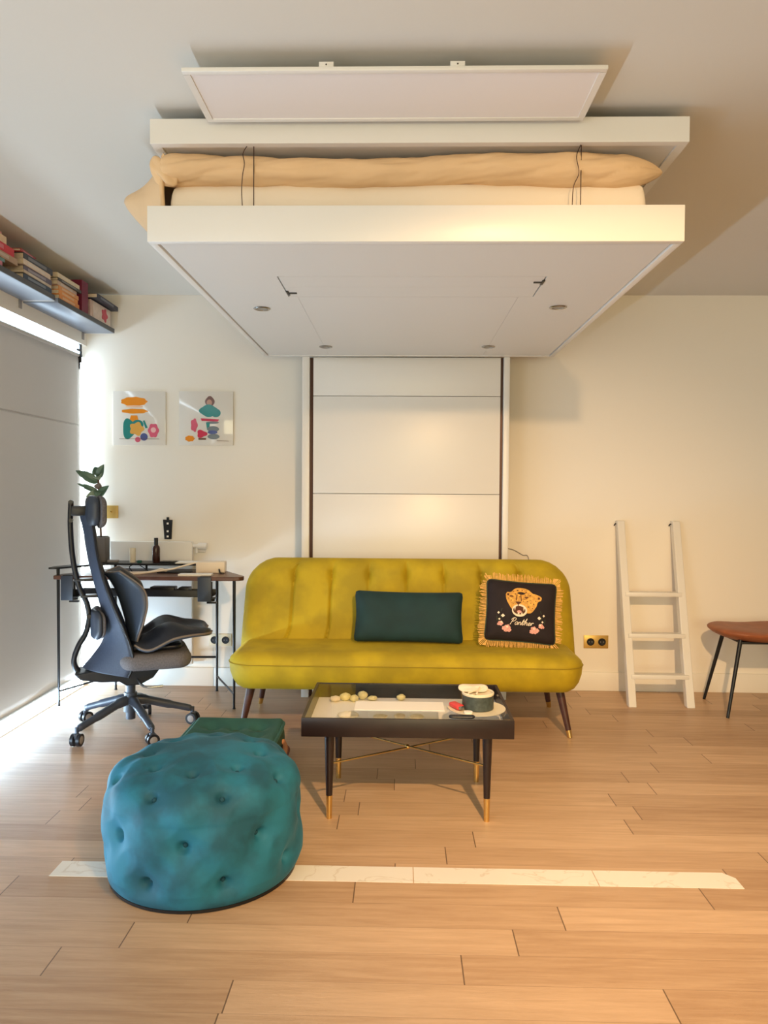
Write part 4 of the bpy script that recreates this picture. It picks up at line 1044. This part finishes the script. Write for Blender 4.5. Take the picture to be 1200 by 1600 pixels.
for i, (s, th) in enumerate(rows):
    for k in range(8): btn.append((s, math.radians(th+45*k), i))
seglist = []
for i in range(3):
    for (s, a, ri) in [b for b in btn if b[2] == i]:
        for (s2, a2, r2) in [b for b in btn if b[2] == i+1]:
            d = (a2-a+PI) % (2*PI)-PI
            if abs(d) < math.radians(24): seglist.append((s, a, s2, a+d))
def pr_at(s):
    s = max(0, min(cum[-1], s))
    for i in range(1, len(cum)):
        if s <= cum[i]:
            f_ = (s-cum[i-1])/max(1e-9, cum[i]-cum[i-1]); return (pr[i-1][0]+(pr[i][0]-pr[i-1][0])*f_, pr[i-1][1]+(pr[i][1]-pr[i-1][1])*f_)
    return pr[-1]
def disp(s, a):
    r0 = max(.02, pr_at(s)[0]); d = .015
    dm = 0.0; cr = 0.0
    for (bs, ba, i) in btn:
        da = (a-ba+PI) % (2*PI)-PI
        q = ((da*r0)**2+(s-bs)**2)
        k_ = 1 if i < 2 else .72
        dm = max(dm, .055*k_*math.exp(-q/.0007), .030*k_*math.exp(-q/.0030))
    for (s1, a1, s2, a2) in seglist:
        rr = r0
        da = (a-a1+PI) % (2*PI)-PI; db = (a2-a1)
        px, py = da*rr, s-s1; vx, vy = db*rr, s2-s1; L2 = vx*vx+vy*vy
        tt = max(0, min(1, (px*vx+py*vy)/L2)); q = (px-tt*vx)**2+(py-tt*vy)**2
        cr = max(cr, .010*math.exp(-q/.00016), .012*math.exp(-q/.0018))
    fade = min(1, s/.05)
    return (d-max(dm, cr))*fade
ns, na = 150, 240
def pouffn(u, v):
    a = 2*PI*u; s = cum[-1]*v; r, z = pr_at(s)
    r2, z2 = pr_at(s+.004); r1, z1 = pr_at(s-.004); tx, tz = r2-r1, z2-z1; l = math.hypot(tx, tz) or 1
    nr, nz = tz/l, -tx/l
    if v > .995: nr, nz = 0, 1
    d = disp(s, a)
    rr = max(0, r+nr*d)
    return (PX+rr*math.sin(a), PY-rr*math.cos(a), z+nz*d)
t = thing('pouf', 'round teal velvet pouf with deep button tufting', 'pouf', (PX, PY, 0))
MB().grid(pouffn, na, ns, wrap_u=True).build('upholstery', M['teal'], t, angle=80)
for (s, a, i) in btn:
    r, z = pr_at(s); r2, z2 = pr_at(s+.004); r1, z1 = pr_at(s-.004); tx, tz = r2-r1, z2-z1; l = math.hypot(tx, tz); nr, nz = tz/l, -tx/l
    d = disp(s, a)+.002
    MB().ball((PX+(r+nr*d)*math.sin(a), PY-(r+nr*d)*math.cos(a), z+nz*d), .009, 12).build('button', M['tealbtn'], t)
MB().lathe([(.296, 0), (.306, .002), (.306, .011), (.290, .011)], (PX, PY, 0), 64).build('base', M['black'], t)

# ------------------------------------------------------------------ floor cushion
t = thing('floor_cushion', 'square dark green tufted floor cushion lying behind the pouf', 'floor cushion', (-.775, 3.39, 0))
gx, gy, gw, gh = -.773, 3.395, .215, .235
tb = [(x, y) for x in (-.11, 0.0, .11) for y in (-.12, .0, .12)]
def tuft(a, b):
    d = .006*noise.noise(Vector((a*6, b*6, 5)))
    for x, y in tb:
        q = (a-x)**2+(b-y)**2; d -= .026*math.exp(-q/.0012)+.014*math.exp(-q/.005)
    return d+.006
m = MB(); m.slab(gw, gh, .025, .032, .03, .02, lambda a, b, c: (gx+a, gy+b, .123+c), 60, 60, front=tuft); m.build('top_pad', M['pine'], t, angle=80)
m = MB(); m.slab(gw+.004, gh+.004, .03, .05, .04, .015, lambda a, b, c: (gx+a, gy+b, .075+c), 20, 20); m.build('side_band', M['pineside'], t)
rim = [(gx+a, gy+b, .140) for a, b in [per(k, 160, gw, gh) for k in range(161)]]
MB().tube(rim, .008, 8, cap=False).build('piping', M['pine'], t)
m = MB(); m.slab(gw+.03, gh-.01, .05, .022, .0208, .02, lambda a, b, c: (gx+.004+a, gy-.005+b, .0213+c), 20, 20); m.build('underside', M['terracotta'], t)
MB().tube(spline([(gx+gw+.004, gy+.13, .085), (gx+gw+.02, gy+.11, .062), (gx+gw+.022, gy+.06, .044), (gx+gw+.012, gy+.02, .05), (gx+gw+.004, gy-.02, .06)]), .012, 8, flat=.35).build('carrying_strap', M['strap'], t)

# ------------------------------------------------------------------ ladder
t = thing('ladder', 'short white wooden ladder leaning on the back wall', 'ladder', (1.54, 4.6, 0))
yb, yt, zt_ = 4.462, 4.786, 1.085
for x0, x1, xt in ((1.345, 1.391, 1.352), (1.684, 1.732, 1.695)):
    dy = .028
    vs = [(x0, yb-dy, 0), (x1, yb-dy, 0), (x1, yb+.022, 0), (x0, yb+.022, 0), (xt, yt-dy, zt_), (xt+.046, yt-dy, zt_), (xt+.046, yt+.022, zt_), (xt, yt+.022, zt_)]
    s = MB().add(vs, [(3, 2, 1, 0), (4, 5, 6, 7), (0, 1, 5, 4), (1, 2, 6, 5), (2, 3, 7, 6), (3, 0, 4, 7)]).build('stile', M['lacquer'], t, bevel=.004)
    MB().tube([(xt-.002, yt-.008, zt_-.018), (xt-.008, yt-.006, zt_-.020), (xt-.008, yt+.012, zt_-.03)], .004, 8).build('hook', M['black'], s)
for z in (.642, .402, .170):
    y = yb+(yt-yb)*z/zt_
    MB().box((1.37, y-.036, z-.012), (1.71, y+.030, z+.013), .003).build('rung', M['lacquer'], t)

# ------------------------------------------------------------------ tan chair at the right edge
t = thing('dining_chair', 'tan leather dining chair on thin black legs by the right edge', 'chair', (2.07, 4.44, 0))
def chseat(u, v):
    a = 2*PI*v; ph = PI*(u-.5)
    cx, cy = math.cos(ph)*math.cos(a), math.cos(ph)*math.sin(a)
    x = 2.105+.285*math.copysign(abs(cx)**.75, cx); y = 4.445+.225*math.copysign(abs(cy)**.75, cy)
    rr = min(1, math.hypot((x-2.105)/.285, (y-4.445)/.225))
    rim_ = .467+.006*(rr**2)+.018*max(0, (1.95-x)/.13)*0-.012*max(0, 1-rr)*1
    th = .040*math.sin(ph) if ph > 0 else .052*math.sin(ph)
    sad = -.010*math.exp(-((x-2.06)/.13)**2)
    return (x, y, .452+.020*rr*rr+th*(.9 if ph > 0 else 1)+(sad if ph > 0 else 0))
MB().grid(chseat, 20, 48, wrap_v=True).build('seat', M['tan'], t, angle=80)
def chback(u, v):
    s = (u-.5)*2; z = .50+.34*v
    w_ = .22*math.sqrt(max(.02, 1-max(0, (v-.6)/.42)**2))
    return (2.43+.07*v-.055*s*s, 4.445+w_*s*.9, z)
bk = MB().grid(chback, 20, 14).build('backrest', M['tan'], t, angle=80); q = bk.modifiers.new('t', 'SOLIDIFY'); q.thickness = .035; q.offset = 0
for (fx, fy, hx, hy) in ((1.865, 4.646, 1.945, 4.57), (1.841, 4.253, 1.935, 4.32), (2.36, 4.646, 2.27, 4.57), (2.36, 4.253, 2.27, 4.32)):
    MB().tube([(fx, fy, 0), (hx, hy, .44)], [.0085, .0125], 14).build('leg', M['black'], t)
MB().box((1.93, 4.30, .408), (2.30, 4.59, .420), .003).build('underframe', M['black'], t)
MB().box((2.32, 4.40, .42), (2.45, 4.49, .56), .006, rot=Matrix.Rotation(.2, 3, 'Y')).build('back_support', M['black'], t)
